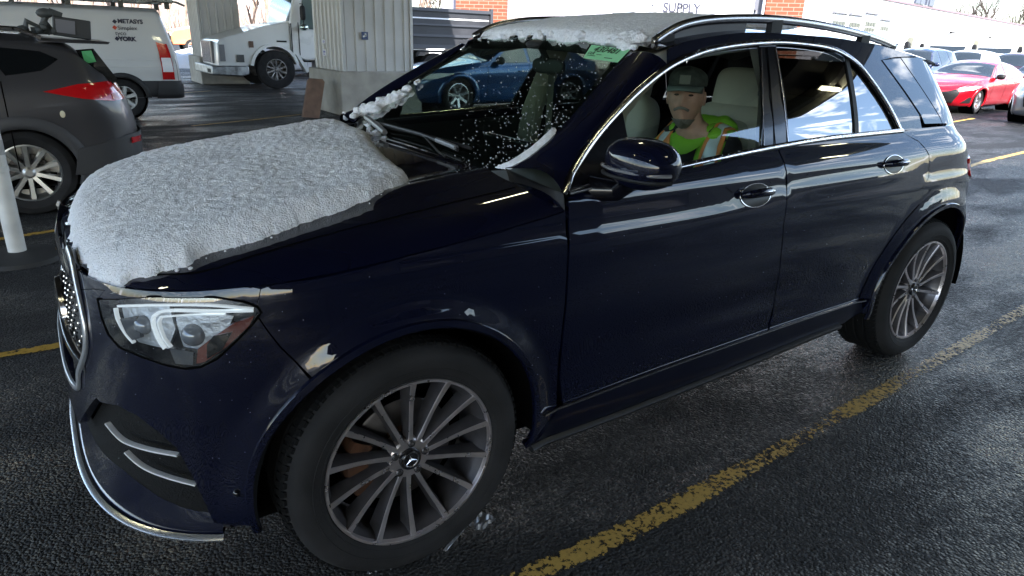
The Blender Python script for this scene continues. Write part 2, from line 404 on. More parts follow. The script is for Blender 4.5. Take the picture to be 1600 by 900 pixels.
def worn(name, col, thr, sc_=26):
    m = bpy.data.materials.new(name); m.use_nodes = True; n = m.node_tree; b = n.nodes["Principled BSDF"]; L = n.links.new
    b.inputs["Base Color"].default_value = (*col, 1); b.inputs["Roughness"].default_value = .5
    o = n.nodes["Material Output"]; tr = n.nodes.new("ShaderNodeBsdfTransparent"); mix = n.nodes.new("ShaderNodeMixShader")
    t = n.nodes.new("ShaderNodeTexCoord"); z = n.nodes.new("ShaderNodeTexNoise"); z.inputs["Scale"].default_value = sc_; z.inputs["Detail"].default_value = 9; z.inputs["Roughness"].default_value = .72; L(t.outputs["Object"], z.inputs["Vector"])
    z2 = n.nodes.new("ShaderNodeTexNoise"); z2.inputs["Scale"].default_value = 2.2; z2.inputs["Detail"].default_value = 3; L(t.outputs["Object"], z2.inputs["Vector"])
    a = n.nodes.new("ShaderNodeMath"); a.operation = 'MULTIPLY_ADD'; L(z2.outputs["Fac"], a.inputs[0]); a.inputs[1].default_value = .40
    sp = n.nodes.new("ShaderNodeSeparateXYZ"); L(t.outputs["UV"], sp.inputs[0]); e1 = n.nodes.new("ShaderNodeMath"); e1.operation = 'MULTIPLY_ADD'; e1.inputs[1].default_value = 2; e1.inputs[2].default_value = -1; L(sp.outputs[1], e1.inputs[0])
    e2 = n.nodes.new("ShaderNodeMath"); e2.operation = 'ABSOLUTE'; L(e1.outputs[0], e2.inputs[0]); e3 = n.nodes.new("ShaderNodeMath"); e3.operation = 'POWER'; e3.inputs[1].default_value = 5; L(e2.outputs[0], e3.inputs[0]); e4 = n.nodes.new("ShaderNodeMath"); e4.operation = 'MULTIPLY_ADD'; e4.inputs[1].default_value = -.42; L(e3.outputs[0], e4.inputs[0]); L(z.outputs["Fac"], e4.inputs[2]); L(e4.outputs[0], a.inputs[2])
    r = n.nodes.new("ShaderNodeMapRange"); r.inputs[1].default_value = thr-.02; r.inputs[2].default_value = thr+.03; L(a.outputs[0], r.inputs[0])
    L(r.outputs[0], mix.inputs[0]); L(tr.outputs[0], mix.inputs[1]); L(b.outputs[0], mix.inputs[2]); L(mix.outputs[0], o.inputs[0])
    ramp = n.nodes.new("ShaderNodeMapRange"); ramp.inputs[3].default_value = .5; ramp.inputs[4].default_value = 1.4; L(z.outputs["Fac"], ramp.inputs[0])
    x = n.nodes.new("ShaderNodeVectorMath"); x.operation = 'SCALE'; x.inputs[0].default_value = col; L(ramp.outputs[0], x.inputs["Scale"]); L(x.outputs[0], b.inputs["Base Color"])
    u = n.nodes.new("ShaderNodeBump"); u.inputs["Strength"].default_value = .6; u.inputs["Distance"].default_value = .004; L(z.outputs["Fac"], u.inputs["Height"]); L(u.outputs[0], b.inputs["Normal"])
    MATS[name] = m; return m
YEL = worn("worn_yellow_paint", (.52, .33, .08), .69, 48); YEL2 = worn("faded_yellow_paint", (.50, .29, .04), .60)
WHT = worn("faded_white_paint", (.35, .34, .32), .70)
def sheet(name, P, z, mat, label=None, kind="structure"):
    o = mesh(name, [(p[0], p[1], z) for p in P], [tuple(range(len(P)))], mat, smooth=False)
    if o.data.polygons[0].normal.z < 0: o.data.flip_normals()
    o["kind"] = kind; return o
sheet("ground", [(-400, -400), (600, -400), (600, 700), (-400, 700)], 0, ASPH)
def line(name, a, b, w, z, mat):
    a = np.array(a[:2]); b = np.array(b[:2]); t = (b-a)/np.linalg.norm(b-a); n = np.array((-t[1], t[0]))*w/2
    return sheet(name, [a+n, b+n, b-n, a-n], z, mat)
def lineP(name, pix, w, mat, z=.004):
    pts = [at(u, v, z=0)[:2] for u, v in pix]; L = []; Rt = []
    for i, p in enumerate(pts):
        t = pts[min(i+1, len(pts)-1)]-pts[max(i-1, 0)]; t = t/np.linalg.norm(t); n = np.array((-t[1], t[0]))
        k = w/2*(1+.06*math.sin(i*2.1)); L.append(p+n*k); Rt.append(p-n*k)
    V = [(p[0], p[1], z) for p in L+Rt]; n = len(L)
    o = mesh(name, V, [(i, i+1, n+i+1, n+i) for i in range(n-1)], mat, smooth=False)
    uv = o.data.uv_layers.new(name="across")
    for lp in o.data.loops: uv.data[lp.index].uv = ((lp.vertex_index % n)/n, 1.0 if lp.vertex_index < n else 0.0)
    if o.data.polygons[0].normal.z < 0: o.data.flip_normals()
    o["kind"] = "structure"; return o
lineP("lane_line", [(520, 1050), (700, 955), (870, 882), (1000, 822), (1100, 768), (1200, 714), (1300, 657), (1400, 600), (1500, 542), (1600, 484), (1700, 428)], .115, YEL)
lineP("lane_line", [(-300, 612), (-100, 575), (0, 556), (95, 540), (300, 508)], .10, YEL2)
lineP("lane_line", [(-200, 398), (0, 374), (105, 358), (300, 333)], .10, YEL2)
lineP("lane_line", [(100, 183), (225, 171), (350, 160), (485, 149), (600, 139)], .10, WHT)
lineP("lane_line", [(170, 152), (290, 145), (330, 142)], .10, YEL2)
lineP("lane_line", [(300, 197), (400, 187), (470, 179)], .10, YEL2)
lineP("parking_line", [(1508, 262), (1545, 251), (1600, 238), (1660, 224)], .12, YEL2)
lineP("parking_line", [(1475, 193), (1522, 185)], .12, YEL2)
SNOWG = M("trodden_snow", (.55, .56, .60), .7, bump=(14, .8, .03), var=(3, .2))

# canopy over the lanes
METAL = M("ribbed_metal_panel", (.46, .45, .43), .5, .1, var=(1.4, .12)); METALD = M("rib_shadow_gap", (.22, .21, .20), .6, .1)
CONC = M("old_concrete", (.33, .31, .27), .85, bump=(35, .5, .01), var=(3, .22))
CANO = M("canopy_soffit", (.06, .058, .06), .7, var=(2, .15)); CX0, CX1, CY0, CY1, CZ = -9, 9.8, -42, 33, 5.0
cn_ = empty("canopy", (0, 0, CZ), label="long grey metal canopy roof overhead covering the lanes", cat="canopy")
def under(o, root):
    o.parent = root; o.location = -Vector(root.location) if root.parent is None else (0, 0, 0); return o
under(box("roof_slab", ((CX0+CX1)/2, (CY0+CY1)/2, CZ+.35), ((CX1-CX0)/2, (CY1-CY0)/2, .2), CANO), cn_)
mb = MB()
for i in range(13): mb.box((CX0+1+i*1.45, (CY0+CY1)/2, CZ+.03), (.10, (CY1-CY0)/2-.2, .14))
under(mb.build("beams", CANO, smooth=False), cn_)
mb = MB()
mb.box(((CX0+CX1)/2, CY0, CZ+.3), ((CX1-CX0)/2, .05, .45)).box(((CX0+CX1)/2, CY1, CZ+.3), ((CX1-CX0)/2, .05, .45)).box((CX1, (CY0+CY1)/2, CZ+.3), (.05, (CY1-CY0)/2, .45))
under(mb.build("fascia", METAL, smooth=False), cn_)
LAMP = M("tube_lamp", (.9, .9, .8), .3, emit=(1, .95, .62, 9))
for i, (x, y) in enumerate(((-3.6, -3.4), (2.9, -3.4), (9.4, -3.4), (-3.6, 2.4), (2.9, 2.4), (9.4, 2.4))):
    l = MB().box((x, y, CZ-.16), (.30, .05, .03)).build("ceiling_lamp", LAMP, smooth=False)
    hs_ = MB().box((x, y, CZ-.115), (.36, .08, .02)).build("housing", METAL, l, smooth=False)
    tag(l, "lit strip lamp under the canopy roof", "lamp", "strip lamps under the canopy")

def column(loc, rz, wx, wy, bh, name_label, top=5.0, bx=.16, faces=7):
    root = empty("canopy_column", loc, rz, name_label, "column", "canopy columns")
    m = MB()   # corrugated cladding: a ribbed outline extruded up
    out = []
    def run(a, b, n):
        a = Vector(a); b = Vector(b); t = (b-a)/n; nn = Vector((t.y, -t.x)).normalized()
        for i in range(n):
            p = a+t*i
            for f, h in ((0, 0), (.16, 0), (.22, .035), (.40, .035), (.46, 0)): out.append(p+t*f+nn*h)
    c = [(-wx, -wy), (wx, -wy), (wx, wy), (-wx, wy)]
    run(c[0], c[1], faces); run(c[1], c[2], max(3, int(faces*wy/wx))); run(c[2], c[3], faces); run(c[3], c[0], max(3, int(faces*wy/wx)))
    n = len(out); V = [(p.x, p.y, z) for z in (bh, top) for p in out]
    m.add(V, [(i, (i+1) % n, n+(i+1) % n, n+i) for i in range(n)]); m.build("cladding", METAL, root, smooth=False)
    mm = MB()
    for x, y in c: mm.box((x*1.0, y*1.0, (bh+top)/2), (.03, .03, (top-bh)/2))
    mm.build("corner_trim", METAL, root, smooth=False)
    b = MB().box((0, 0, bh/2), (wx+bx, wy+bx, bh/2)).build("concrete_base", CONC, root, smooth=True, bevel=.03)
    return root

# near column: front corner at pixel (533,190); left face runs back to (497,183), right face to (655,165)
column((5.28, 12.05, 0), 0, .75, .8, .87, "wide ribbed metal column with stickers on a concrete base, nearer to the camera")
column((4.24, 21.3, 0), 0, .56, .7, .80, "narrow ribbed metal column between the white van and the white truck", bx=.15, faces=5)
# stickers on the near column
def sticker(pix, y, w, h, name, label, kind):
    p = at(*pix, y=y); r = empty(name, tuple(p), 0, label, "sticker")
    box("backing", (0, 0, 0), (w/2, .003, h/2), M("sticker_"+kind, (.03, .05, .12) if kind == "blue" else (.6, .6, .6), .5), r)
    m = MB()
    if kind == "blue": m.box((0, -.0045, 0), (w*.30, .0015, h*.10), M3=Matrix.Rotation(R(-28), 3, 'Y')).box((w*.1, -.0045, h*.1), (w*.12, .0015, h*.2))
    else: m.box((0, -.0045, h*.2), (w*.3, .0015, h*.12)).box((0, -.0045, -h*.15), (w*.3, .0015, h*.18))
    m.build("mark", M("sticker_mark", (.8, .8, .8), .5) if kind == "blue" else M("sticker_ink", (.05, .05, .2), .5), r, smooth=False)
sticker((570, 56), 11.208, .14, .15, "sticker", "small dark blue square sticker on the ribbed column's front", "blue")
def side_sticker(u, v, h, name, label):
    p = at(u, v, x=4.49); r = empty(name, tuple(p), 0, label, "sticker")
    box("backing", (0, 0, 0), (.003, .10, h/2), M("sticker_white", (.62, .62, .64), .5), r)
    MB().box((-.0045, 0, h*.12), (.0015, .06, h*.16)).box((-.0045, .01, -h*.25), (.0015, .05, h*.08)).build("mark", M("sticker_ink", (.05, .05, .2), .5), r, smooth=False)
side_sticker(507, 82, .13, "sticker", "lower small white label on the ribbed column's left face")
side_sticker(506, 65, .08, "sticker", "upper tiny white label on the ribbed column's left face")
# brown board leaning on the near column's base
bl, br = at(474, 183, z=0), at(499, 185, z=0); tl, tr = at(483, 122, y=bl[1]+.22), at(508, 124, y=br[1]+.22)
m = MB(); th = np.array((.015, -.05, .0)); q = [bl, br, br+(tr-br)*.93, tr-(tr-tl)*.15, tl+(tr-tl)*.12, bl+(tl-bl)*.93]; nq = len(q)
m.add([tuple(p) for p in q]+[tuple(p+th*-1.2) for p in q], [tuple(range(nq)), tuple(range(nq, 2*nq))[::-1]]+[(i, (i+1) % nq, nq+(i+1) % nq, nq+i) for i in range(nq)])
tag(m.build("leaning_board", M("brown_board", (.16, .095, .065), .75, var=(6, .25), bump=(60, .3, .003)), smooth=False), "brown wooden board leaning against the wide column's concrete base", "board")

# bollard at the left edge
bo = at(30, 404, z=0.0); bt = at(-8, 150, d=None, y=bo[1]) if False else None
BW = M("white_plastic", (.62, .62, .60), .45, var=(6, .15), bump=(50, .1, .002))
r = empty("delineator_post", (bo[0], bo[1], 0), 0, "white plastic delineator post on a black rubber base at the left edge", "post")
MB().lathe([(.056, .03), (.056, .62), (.060, .625), (.060, .66), (.056, .665), (.056, 1.02), (.05, 1.05), (.02, 1.06), (0, 1.06)], (0, 0, 0), 'Z', 32).build("post", BW, r)
MB().lathe([(.0575, .74), (.0575, .84)], (0, 0, 0), 'Z', 32).build("band", M("grey_band", (.35, .35, .34), .4), r)
MB().lathe([(.0, .06), (.07, .06), (.10, .055), (.20, .042), (.27, .026), (.29, 0)], (0, 0, 0), 'Z', 32).build("rubber_base", M("base_rubber", (.028, .028, .028), .7, bump=(90, .4, .004)), r)

# ------------------------------------------------------------------ far buildings
WHITEW = M("white_cladding", (.80, .79, .79), .6, var=(.3, .06)); LILAC = M("lilac_grey_panel", (.34, .32, .36), .6, var=(.5, .08))
def brickmat():
    m = bpy.data.materials.new("orange_brick"); m.use_nodes = True; n = m.node_tree; b = n.nodes["Principled BSDF"]; L = n.links.new
    t = n.nodes.new("ShaderNodeTexCoord"); mp = n.nodes.new("ShaderNodeMapping"); mp.inputs["Rotation"].default_value = (R(90), 0, 0)
    br = n.nodes.new("ShaderNodeTexBrick"); br.inputs["Scale"].default_value = 1.0; br.inputs["Brick Width"].default_value = .62; br.inputs["Row Height"].default_value = .21; br.inputs["Mortar Size"].default_value = .022
    br.inputs[1].default_value = (.22, .055, .022, 1); br.inputs[2].default_value = (.15, .038, .018, 1); br.inputs[3].default_value = (.24, .15, .11, 1)
    L(t.outputs["Object"], mp.inputs[0]); L(mp.outputs[0], br.inputs[0]); L(br.outputs[0], b.inputs["Base Color"]); b.inputs["Roughness"].default_value = .85; return m
BRICK = brickmat()
def onray(u, A, B):
    """where pixel column u (taken on the horizon) meets the ground line AB"""
    q = ray(u, 60); d = np.array(q[:2]); e = B-A; Mx = np.array([[d[0], -e[0]], [d[1], -e[1]]]); t = np.linalg.solve(Mx, A-CAMP[:2]); return A+e*t[1]
A0 = np.array((37.0, 21.8)); B0 = np.array((21.0, 40.0))
wd = (A0-B0)/np.linalg.norm(A0-B0); ang = math.atan2(wd[1], wd[0])
br_ = empty("brick_building", (B0[0], B0[1], 0), ang, "low building with orange brick piers and lilac grey wall panels behind the SUV's roof", "building")
def loc(u): return float(np.dot(onray(u, A0, B0)-B0, wd))
Lw = np.linalg.norm(A0-B0)
cuts = [(690, 716, 'L', 0), (716, 792, 'B', .5), (792, 1130, 'L', 0), (1130, 1183, 'G', .1), (1188, 1246, 'B', .5), (1246, 1286, 'L', .02)]
for u0, u1, k, pr_ in cuts:
    x0, x1 = loc(u0), loc(u1)
    box({'L': "wall_panel", 'B': "brick_pier", 'G': "roller_door"}[k], ((x0+x1)/2, 3-pr_/2, 3.6), ((x1-x0)/2, 3+pr_/2, 3.6), {'L': LILAC, 'B': BRICK, 'G': M("grey_door", (.20, .20, .23), .6)}[k], br_)
x = loc(1185); MB().tube([(x, -.35, 0), (x, -.35, 7.2)], .09, 10).build("downpipe", WHITEW, br_)
MB().box((loc(1160), -.32, 4.1), (.6, .1, .5)).build("vent_box", M("grey_box", (.10, .10, .12), .6), br_, smooth=False)
a1 = np.array((37.3, 21.9)); b1 = np.array((112., 36.4)); w2 = (b1-a1)/np.linalg.norm(b1-a1); an2 = math.atan2(w2[1], w2[0]); L2 = float(np.linalg.norm(b1-a1))
wb = empty("warehouse", (a1[0], a1[1], 0), an2, "long white warehouse receding to the right behind the parked vehicles", "building")
box("wall", (L2/2, 6, 2.4), (L2/2, 6, 2.4), WHITEW, wb)
box("roof_edge", (L2/2, 6, 4.86), (L2/2+.1, 6.1, .07), M("roof_edge_metal", (.16, .10, .12), .5), wb)
def loc2(u, v=40): return float(np.dot(onray(u, a1, b1)-a1, w2))
DG = M("window_dark", (.02, .025, .03), .1); 
for u0, u1, v0, v1 in ((1294, 1315, 20, 40), (1320, 1339, 23, 42), (1345, 1363, 21, 44), (1370, 1384, 31, 46)):
    x0, x1 = loc2(u0), loc2(u1); dd = (np.array(onray((u0+u1)/2, a1, b1))-CAMP[:2])@CF[:2]/1.0
    D = float(np.dot(np.array([*onray((u0+u1)/2, a1, b1), 2.5])-CAMP, CF))
    zz = lambda v, u=(u0+u1)/2: float((CAMP+ray(u, v)*D)[2])
    zt, zb = zz(v0), max(.05, zz(v1)-1.0)
    f = MB(); xm = (x0+x1)/2; hw = (x1-x0)/2
    f.box((xm, -.05, zt), (hw+.15, .12, .06)); fr_ = f.build("dock_door", M("door_head", (.15, .15, .17), .6), wb, smooth=False)
    box("door_leaf", (xm, -.02, (zt+zb)/2-.05), (hw, .04, (zt-zb)/2-.05), M("door_leaf_white", (.6, .6, .62), .5), fr_)
    p = MB(); zr0 = zt-(zt-zb)*.35
    for i in range(4):
        for j in range(2): p.box((xm-hw*.72+i*hw*.48, -.075, zr0-j*.34), (hw*.19, .02, .13))
    p.build("panes", DG, fr_, smooth=False)
# sign letters cut by the picture's top edge
gx = empty("sign_board", (*onray(1418, a1, b1), 4.93), an2, "dark letters standing on the white warehouse's roof edge, cut off by the frame", "sign")
m = MB()
for i, w in enumerate((.5, .5, .16, .6)): m.box((i*1.15, -.1, .42), (w, .08, .40))
m.build("lettering", M("sign_letters", (.08, .09, .12), .5), gx, smooth=False)
for p_ in ((1480, 43), (1543, 50), (1582, 52)):
    x = loc2(p_[0]); l = empty("wall_lamp", (a1[0]+w2[0]*x-w2[1]*-.2, a1[1]+w2[1]*x-.3, 3.3), an2, "small dark wall light on the white warehouse", "lamp", "wall lights on the warehouse")
    box("lamp_head", (0, 0, 0), (.30, .18, .05), BLACK, l); box("bracket", (0, .12, -.08), (.05, .1, .05), BLACK, l)

# ------------------------------------------------------------------ bare trees
BARK = M("bare_bark", (.07, .05, .042), .9, var=(3, .3)); BARK2 = M("pale_bark", (.24, .17, .13), .9, var=(2, .3))
def tree_mesh(seed, H, spread, r0, dep=5):
    rg = random.Random(seed); T = MB(); Cn = MB()
    def rec(p, d, L, r, k, first):
        n = 3 if k > 2 else 2; pts = [p]; q = p.copy(); dd = d.copy()
        for i in range(n):
            dd = (dd+Vector((rg.uniform(-1, 1), rg.uniform(-1, 1), rg.uniform(-.3, .6)))*.16).normalized(); q = q+dd*L/n; pts.append(q.copy())
        (T if first else Cn).tube(pts, [r*(1-.35*i/n) for i in range(n+1)], 6 if first else (4 if k > 2 else 3), caps=False)
        if k == 0: return
        m = rg.randint(3, 4) if k > 1 else 3
        for i in range(m):
            a = rg.uniform(0, 2*math.pi); t = Vector((math.cos(a), math.sin(a), 0)); nd = (dd*1.0+t*spread*rg.uniform(.5, 1.1)+Vector((0, 0, .25))).normalized()
            rec(pts[rg.randint(max(1, n-1), n)], nd, L*rg.uniform(.58, .78), r*.58, k-1, False)
    rec(Vector((0, 0, 0)), Vector((0, 0, 1)), H*.36, r0, dep, True)
    return T, Cn
TV = []
for i, (H, s, r0, mt) in enumerate(((11, .75, .20, BARK), (13, .5, .17, BARK2), (9, .95, .18, BARK), (14, .38, .15, BARK2))):
    T, Cn = tree_mesh(20+i, H, s, r0)
    root = empty("bare_tree", (0, -300, 0)); T.build("trunk", mt, root, sharp=None); Cn.build("crown", mt, root, sharp=None); TV.append(root)
ntr = [0]
def tree(x, y, v, sc_=1., rz=None, label="", z=0, group=None):
    if not TV[v].get("used"): o = TV[v]; o["used"] = 1
    else: o = copy_tree(TV[v])
    o.location = (x, y, z); o.rotation_euler = (0, 0, random.uniform(0, 6.28)); o.scale = (sc_, sc_, sc_*random.uniform(.9, 1.15)); tag(o, label, "tree", group)
for i, u in enumerate((1448, 1470, 1498, 1522, 1552, 1572, 1592, 1612)):
    p = CAMP+ray(u, 30)*(112+7*(i % 3)); tree(p[0], p[1], (0, 2)[i % 2], (1.05, 1.2, 1.3, 1.2, 1.5, 1.3, 1.15, 1.2)[i], label="bare tree behind the long white warehouse", z=0, group="bare trees behind the warehouse")
for i in range(74):
    u = -260+i*15+random.uniform(-6, 6); D = random.uniform(62, 95); p = CAMP+ray(u, 30)*D
    tree(p[0], p[1], (1, 3, 1, 3, 0)[i % 5], random.uniform(.8, 1.15), label="slender bare tree in the wood beyond the lot", group="bare trees of the wood beyond the lot")
WOOD = M("brush", (.22, .15, .12), .95, var=(.6, .4), bump=(2, 1, .2))
m = MB()
for i in range(260):     # undergrowth at the wood's foot
    u = -300+i*4.6; D = random.uniform(66, 90); p = CAMP+ray(u, 30)*D
    for k in range(5):
        a = random.uniform(0, 6.28); m.tube([(p[0]+random.uniform(-1, 1), p[1]+random.uniform(-1, 1), 0), (p[0]+math.cos(a)*.7, p[1]+math.sin(a)*.7, random.uniform(1.5, 4.5))], [.05, .012], 3, caps=False)
tag(m.build("undergrowth", BARK2, sharp=None), "thin brown brush at the foot of the wood", "brush", kind="stuff")
hp = []
for i in range(26): u = -500+i*90; hp.append(CAMP[:2]+ray(u, 30)[:2]*150)
m = MB(); V = []; nH = len(hp)
for i, p in enumerate(hp): V += [(p[0], p[1], 0), (p[0]*1.02, p[1]*1.03, 7+1.6*math.sin(i*.9)+1.1*math.sin(i*2.3)), (p[0]*1.25, p[1]*1.25, 0)]
m.add(V, [(3*i+j, 3*i+3+j, 3*i+4+j, 3*i+1+j) for i in range(nH-1) for j in (0, 1)])
hl = m.build("hills", M("winter_wood", (.26, .20, .175), .95, bump=(1.2, 1, 1), var=(.35, .35))); hl["kind"] = "structure"

# unseen building added behind the camera to darken the near SUV's door reflections
ob = empty("added_dark_building", (-12, -15.5, 0), 0, "long dark building facing the near SUV's doors, seen only as their dark reflection", "building")
box("wall", (17.2, -3, 2.3), (8.2, 3, 2.3), M("added_building_brick", (.035, .028, .026), .8, var=(2, .3)), ob)
m = MB()
for i in range(7): m.box((11+i*2, .03, 1.9), (.8, .03, .6))
m.build("window_band", DG if "DG" in globals() else PRIV, ob, smooth=False); box("roof_edge", (17.2, -3, 4.68), (8.3, 3.1, .08), METAL, ob)
sh = empty("added_far_shed", (17, -27, 0), 0, "long low shed across the lot, seen only as a reflection in the near SUV's doors", "building")  # second unseen building, added to block low sky in the door reflections
box("wall", (16, -3, 2.4), (18, 3, 2.4), M("added_shed_wall", (.10, .095, .09), .8, var=(.6, .25)), sh); box("roof_edge", (16, -3, 4.88), (18.1, 3.1, .08), METAL, sh)
m = MB()
for i in range(8): m.box((1+i*4.2, .03, 1.4), (1.3, .03, 1.3))
m.build("bay_doors", M("added_shed_door", (.02, .02, .022), .5), sh, smooth=False)
# snow heaps on the far lot
def heap(x, y, rx, ry, h, seed, label):
    n = 26; V = []
    for i in range(n+1):
        for j in range(n+1):
            a = i/n*2-1; b = j/n*2-1; rr = min(1, math.hypot(a, b)); z = h*(1-rr**2)**.8 if rr < 1 else 0
            V.append((x+a*rx, y+b*ry, z*(1+.35*noise.noise(Vector((a*3+seed, b*3, 1))))+(.1*noise.noise(Vector((a*9, b*9, seed))) if z > 0 else 0)-.02))
    o = mesh("snow_heap", V, [(i*(n+1)+j, (i+1)*(n+1)+j, (i+1)*(n+1)+j+1, i*(n+1)+j+1) for i in range(n) for j in range(n)], SNOW)
    tag(o, label, "snow", kind="stuff")
for u, v, D, rx, h, lb in ((292, 100, 30, 2.6, .55, "trodden snow heap beyond the canopy beside the van's tail"), (390, 75, 42, 5, .8, "snow bank beyond the truck's bonnet"), (1350, 200, 34, 2.0, .3, "low snow remains on the far right of the lot")):
    p = CAMP+ray(u, v)*D; heap(p[0], p[1], rx, rx*.7, h, u, lb)

# ================================================================== vehicles other than the near SUV
def wheel_parts(root, x, y, r, rr, w, side=-1, spokes=5, rimmat=None, name="wheel", full=True):
    """wheel centred at (x, y) of the vehicle; side -1 faces -Y"""
    e = empty(name, (x, y, r)); e.parent = root; s = side
    T = MB().lathe([(rr*.98, s*w*.40), (rr*1.03, s*w*.46), ((r+rr)/2, s*w*.52), (r*.965, s*w*.44), (r*.995, s*w*.36), (r, 0), (r*.995, -s*w*.4), (r*.9, -s*w*.5), (rr, -s*w*.45)], (0, 0, 0), 'Y', 40)
    T.build("tyre", RUBBER, e)
    m = MB().lathe([(rr*1.0, s*w*.42), (rr*.95, s*w*.43), (rr*.92, s*w*.36), (rr*.90, -s*w*.3), (rr*.3, -s*w*.32)], (0, 0, 0), 'Y', 40)
    for k in range(spokes):
        a = 2*math.pi*k/spokes+.3
        for da, wd in ((0, 1.0),):
            n = 6; V = []
            for i in range(n+1):
                q = rr*(.16+.80*i/n); hw = rr*(.16+.03*abs(i-3)/3 if spokes < 8 else .10+.02*abs(i-3)/3)*wd
                yy = s*w*(.30+.10*(i/n)); ca, sa = math.cos(a), math.sin(a)
                for dx_, dy_ in ((-hw, -.05*s), (-hw*.6, 0), (hw*.6, 0), (hw, -.05*s)): V.append((ca*q-sa*dx_, yy+dy_, sa*q+ca*dx_))
            m.add(V, [(i*4+j, i*4+j+1, i*4+j+5, i*4+j+4) for i in range(n) for j in range(3)])
    m.lathe([(0, s*w*.40), (rr*.12, s*w*.40), (rr*.2, s*w*.33), (rr*.2, s*w*.2)], (0, 0, 0), 'Y', 20)
    m.build("rim", rimmat or ALU, e)
    m = MB().lathe([(0, -s*w*.05), (rr*.62, -s*w*.05), (rr*.62, -s*w*.15)], (0, 0, 0), 'Y', 24); m.build("brake_disc", STEEL, e)
    return e

class Car:
    """a car built round its plan outline and side profile; front axle at x=0, heading -X, centreline y=0"""
    def __init__(c, name, label, group, pos, rz, paint, fo, wb, ro, hw, top, belt, wr, rr, z0=.2, zscale=1., tum=.52, nose=3.2, tail=3.4, corner=.8, cornerr=.7, archblack=False, spokes=5, rimmat=None, ystep=.045, cat="car", roofdrop=.07, sillw=.95, ends=None):
        c.root = empty(name, pos, rz, label, cat, group); c.root.scale = (1, 1, zscale)
        c.paint = paint; c.fo, c.wb, c.ro, c.hw, c.wr, c.rr = fo, wb, ro, hw, wr, rr; c.zt = pchip(*zip(*top)); c.zb = pchip(*zip(*belt)); c.z0 = z0; c.tum = tum; c.drop = roofdrop; c.sillw = sillw
        P = []
        N = 40
        for i in range(N+1):
            a = math.pi/2*(1-i/N); P.append((corner-(fo+corner)*math.sin(a)**(2/nose), hw*math.cos(a)**(2/nose)))
        xe = wb+ro; n2 = 30
        for i in range(1, n2): t = i/n2; P.append((corner+(xe-cornerr*1.3-corner)*t, hw))
        for i in range(N+1):
            a = math.pi/2*i/N; P.append((xe-cornerr*1.3+cornerr*1.3*math.sin(a)**(2/tail), hw*math.cos(a)**(2/tail)))
        L = [0]
        for i in range(1, len(P)): L.append(L[-1]+math.hypot(P[i][0]-P[i-1][0], P[i][1]-P[i-1][1]))
        c.P, c.L, c.Smax = P, L, L[-1]
        c.ends = ends or ([(.2, .10), (.35, .02), (.6, 0), (.8, .03), (1.0, .12), (1.2, .2)], [(.2, .10), (.4, .02), (.65, 0), (.9, .04), (1.1, .12), (1.3, .2)])
        c.ef = pchip(*zip(*c.ends[0])); c.er = pchip(*zip(*c.ends[1]))
        c.arch = wr*1.13
    def plan(c, s):
        s = max(0, min(s, c.Smax-1e-9)); lo, hi = 0, len(c.L)-1
        while hi-lo > 1:
            k = (lo+hi)//2
            if c.L[k] <= s: lo = k
            else: hi = k
        t = (s-c.L[lo])/(c.L[hi]-c.L[lo]); return c.P[lo][0]+t*(c.P[hi][0]-c.P[lo][0]), c.P[lo][1]+t*(c.P[hi][1]-c.P[lo][1])
    def s_of_x(c, x):
        lo, hi = 0, c.Smax
        for _ in range(40):
            m = (lo+hi)/2
            if c.plan(m)[0] < x: lo = m
            else: hi = m
        return lo
    def sec(c, s, v):
        x, w = c.plan(s); zb = min(c.zb(x), c.zt(x)-.012); zt = c.zt(x); tall = zt-zb; c0 = c.z0
        if v <= 1:
            z = c0+(zb-c0)*v; k = pchip([0, .12, .25, .5, .72, .9, 1], [c.sillw-.05, c.sillw, c.sillw+.01, .975, 1.0, .985, .94])(v); y = w*k
        else:
            dr = min(c.drop, tall*.5); ze = zt-dr; ye = w*.94-min(w*.6, c.tum*(ze-zb)); 
            if v <= 2: t = v-1; z = zb+(ze-zb)*t; y = w*.94+(ye-w*.94)*t
            else: t = v-2; y = ye*(1-t); z = ze+(zt-ze)*(1-(1-t)**2.6)
        xf = max(0, 1-(x+c.fo)/.9); xr = max(0, 1-(c.wb+c.ro-x)/.9)
        x += c.ef(z)*xf*xf*(3-2*xf) if xf > 0 else 0; x -= c.er(z)*xr*xr*(3-2*xr) if xr > 0 else 0
        return x, -y, z
    def side(c, s, z):
        x, w = c.plan(s); zb = min(c.zb(x), c.zt(x)-.012); zt = c.zt(x)
        if z <= zb: return c.sec(s, (z-c.z0)/(zb-c.z0))
        dr = min(c.drop, (zt-zb)*.5); ze = zt-dr; return c.sec(s, 1+min(1, (z-zb)/max(ze-zb, 1e-3)))
    def body(c, ns=150):
        vs = [i/14 for i in range(15)]+[1+i/8 for i in range(1, 9)]+[2+i/10 for i in range(1, 11)]
        rows = [c.sec(c.Smax*i/ns, v) for i in range(ns+1) for v in vs]; n = len(vs); V = list(rows)+[(p[0], -p[1], p[2]) for p in rows]; F = []; b = len(rows)
        for i in range(ns):
            for j in range(n-1):
                f = (i*n+j, (i+1)*n+j, (i+1)*n+j+1, i*n+j+1); cx_ = sum(V[k][0] for k in f)/4; cz_ = sum(V[k][2] for k in f)/4
                if j < 14 and min(math.hypot(cx_, cz_-c.wr), math.hypot(cx_-c.wb, cz_-c.wr)) < c.arch: continue
                F.append(f); F.append(tuple(k+b for k in f[::-1]))
        for i in range(ns): F.append((i*n, i*n+b, (i+1)*n+b, (i+1)*n))
        c.bodyo = MB().add(V, F).build("body", c.paint, c.root, sharp=None); return c.bodyo
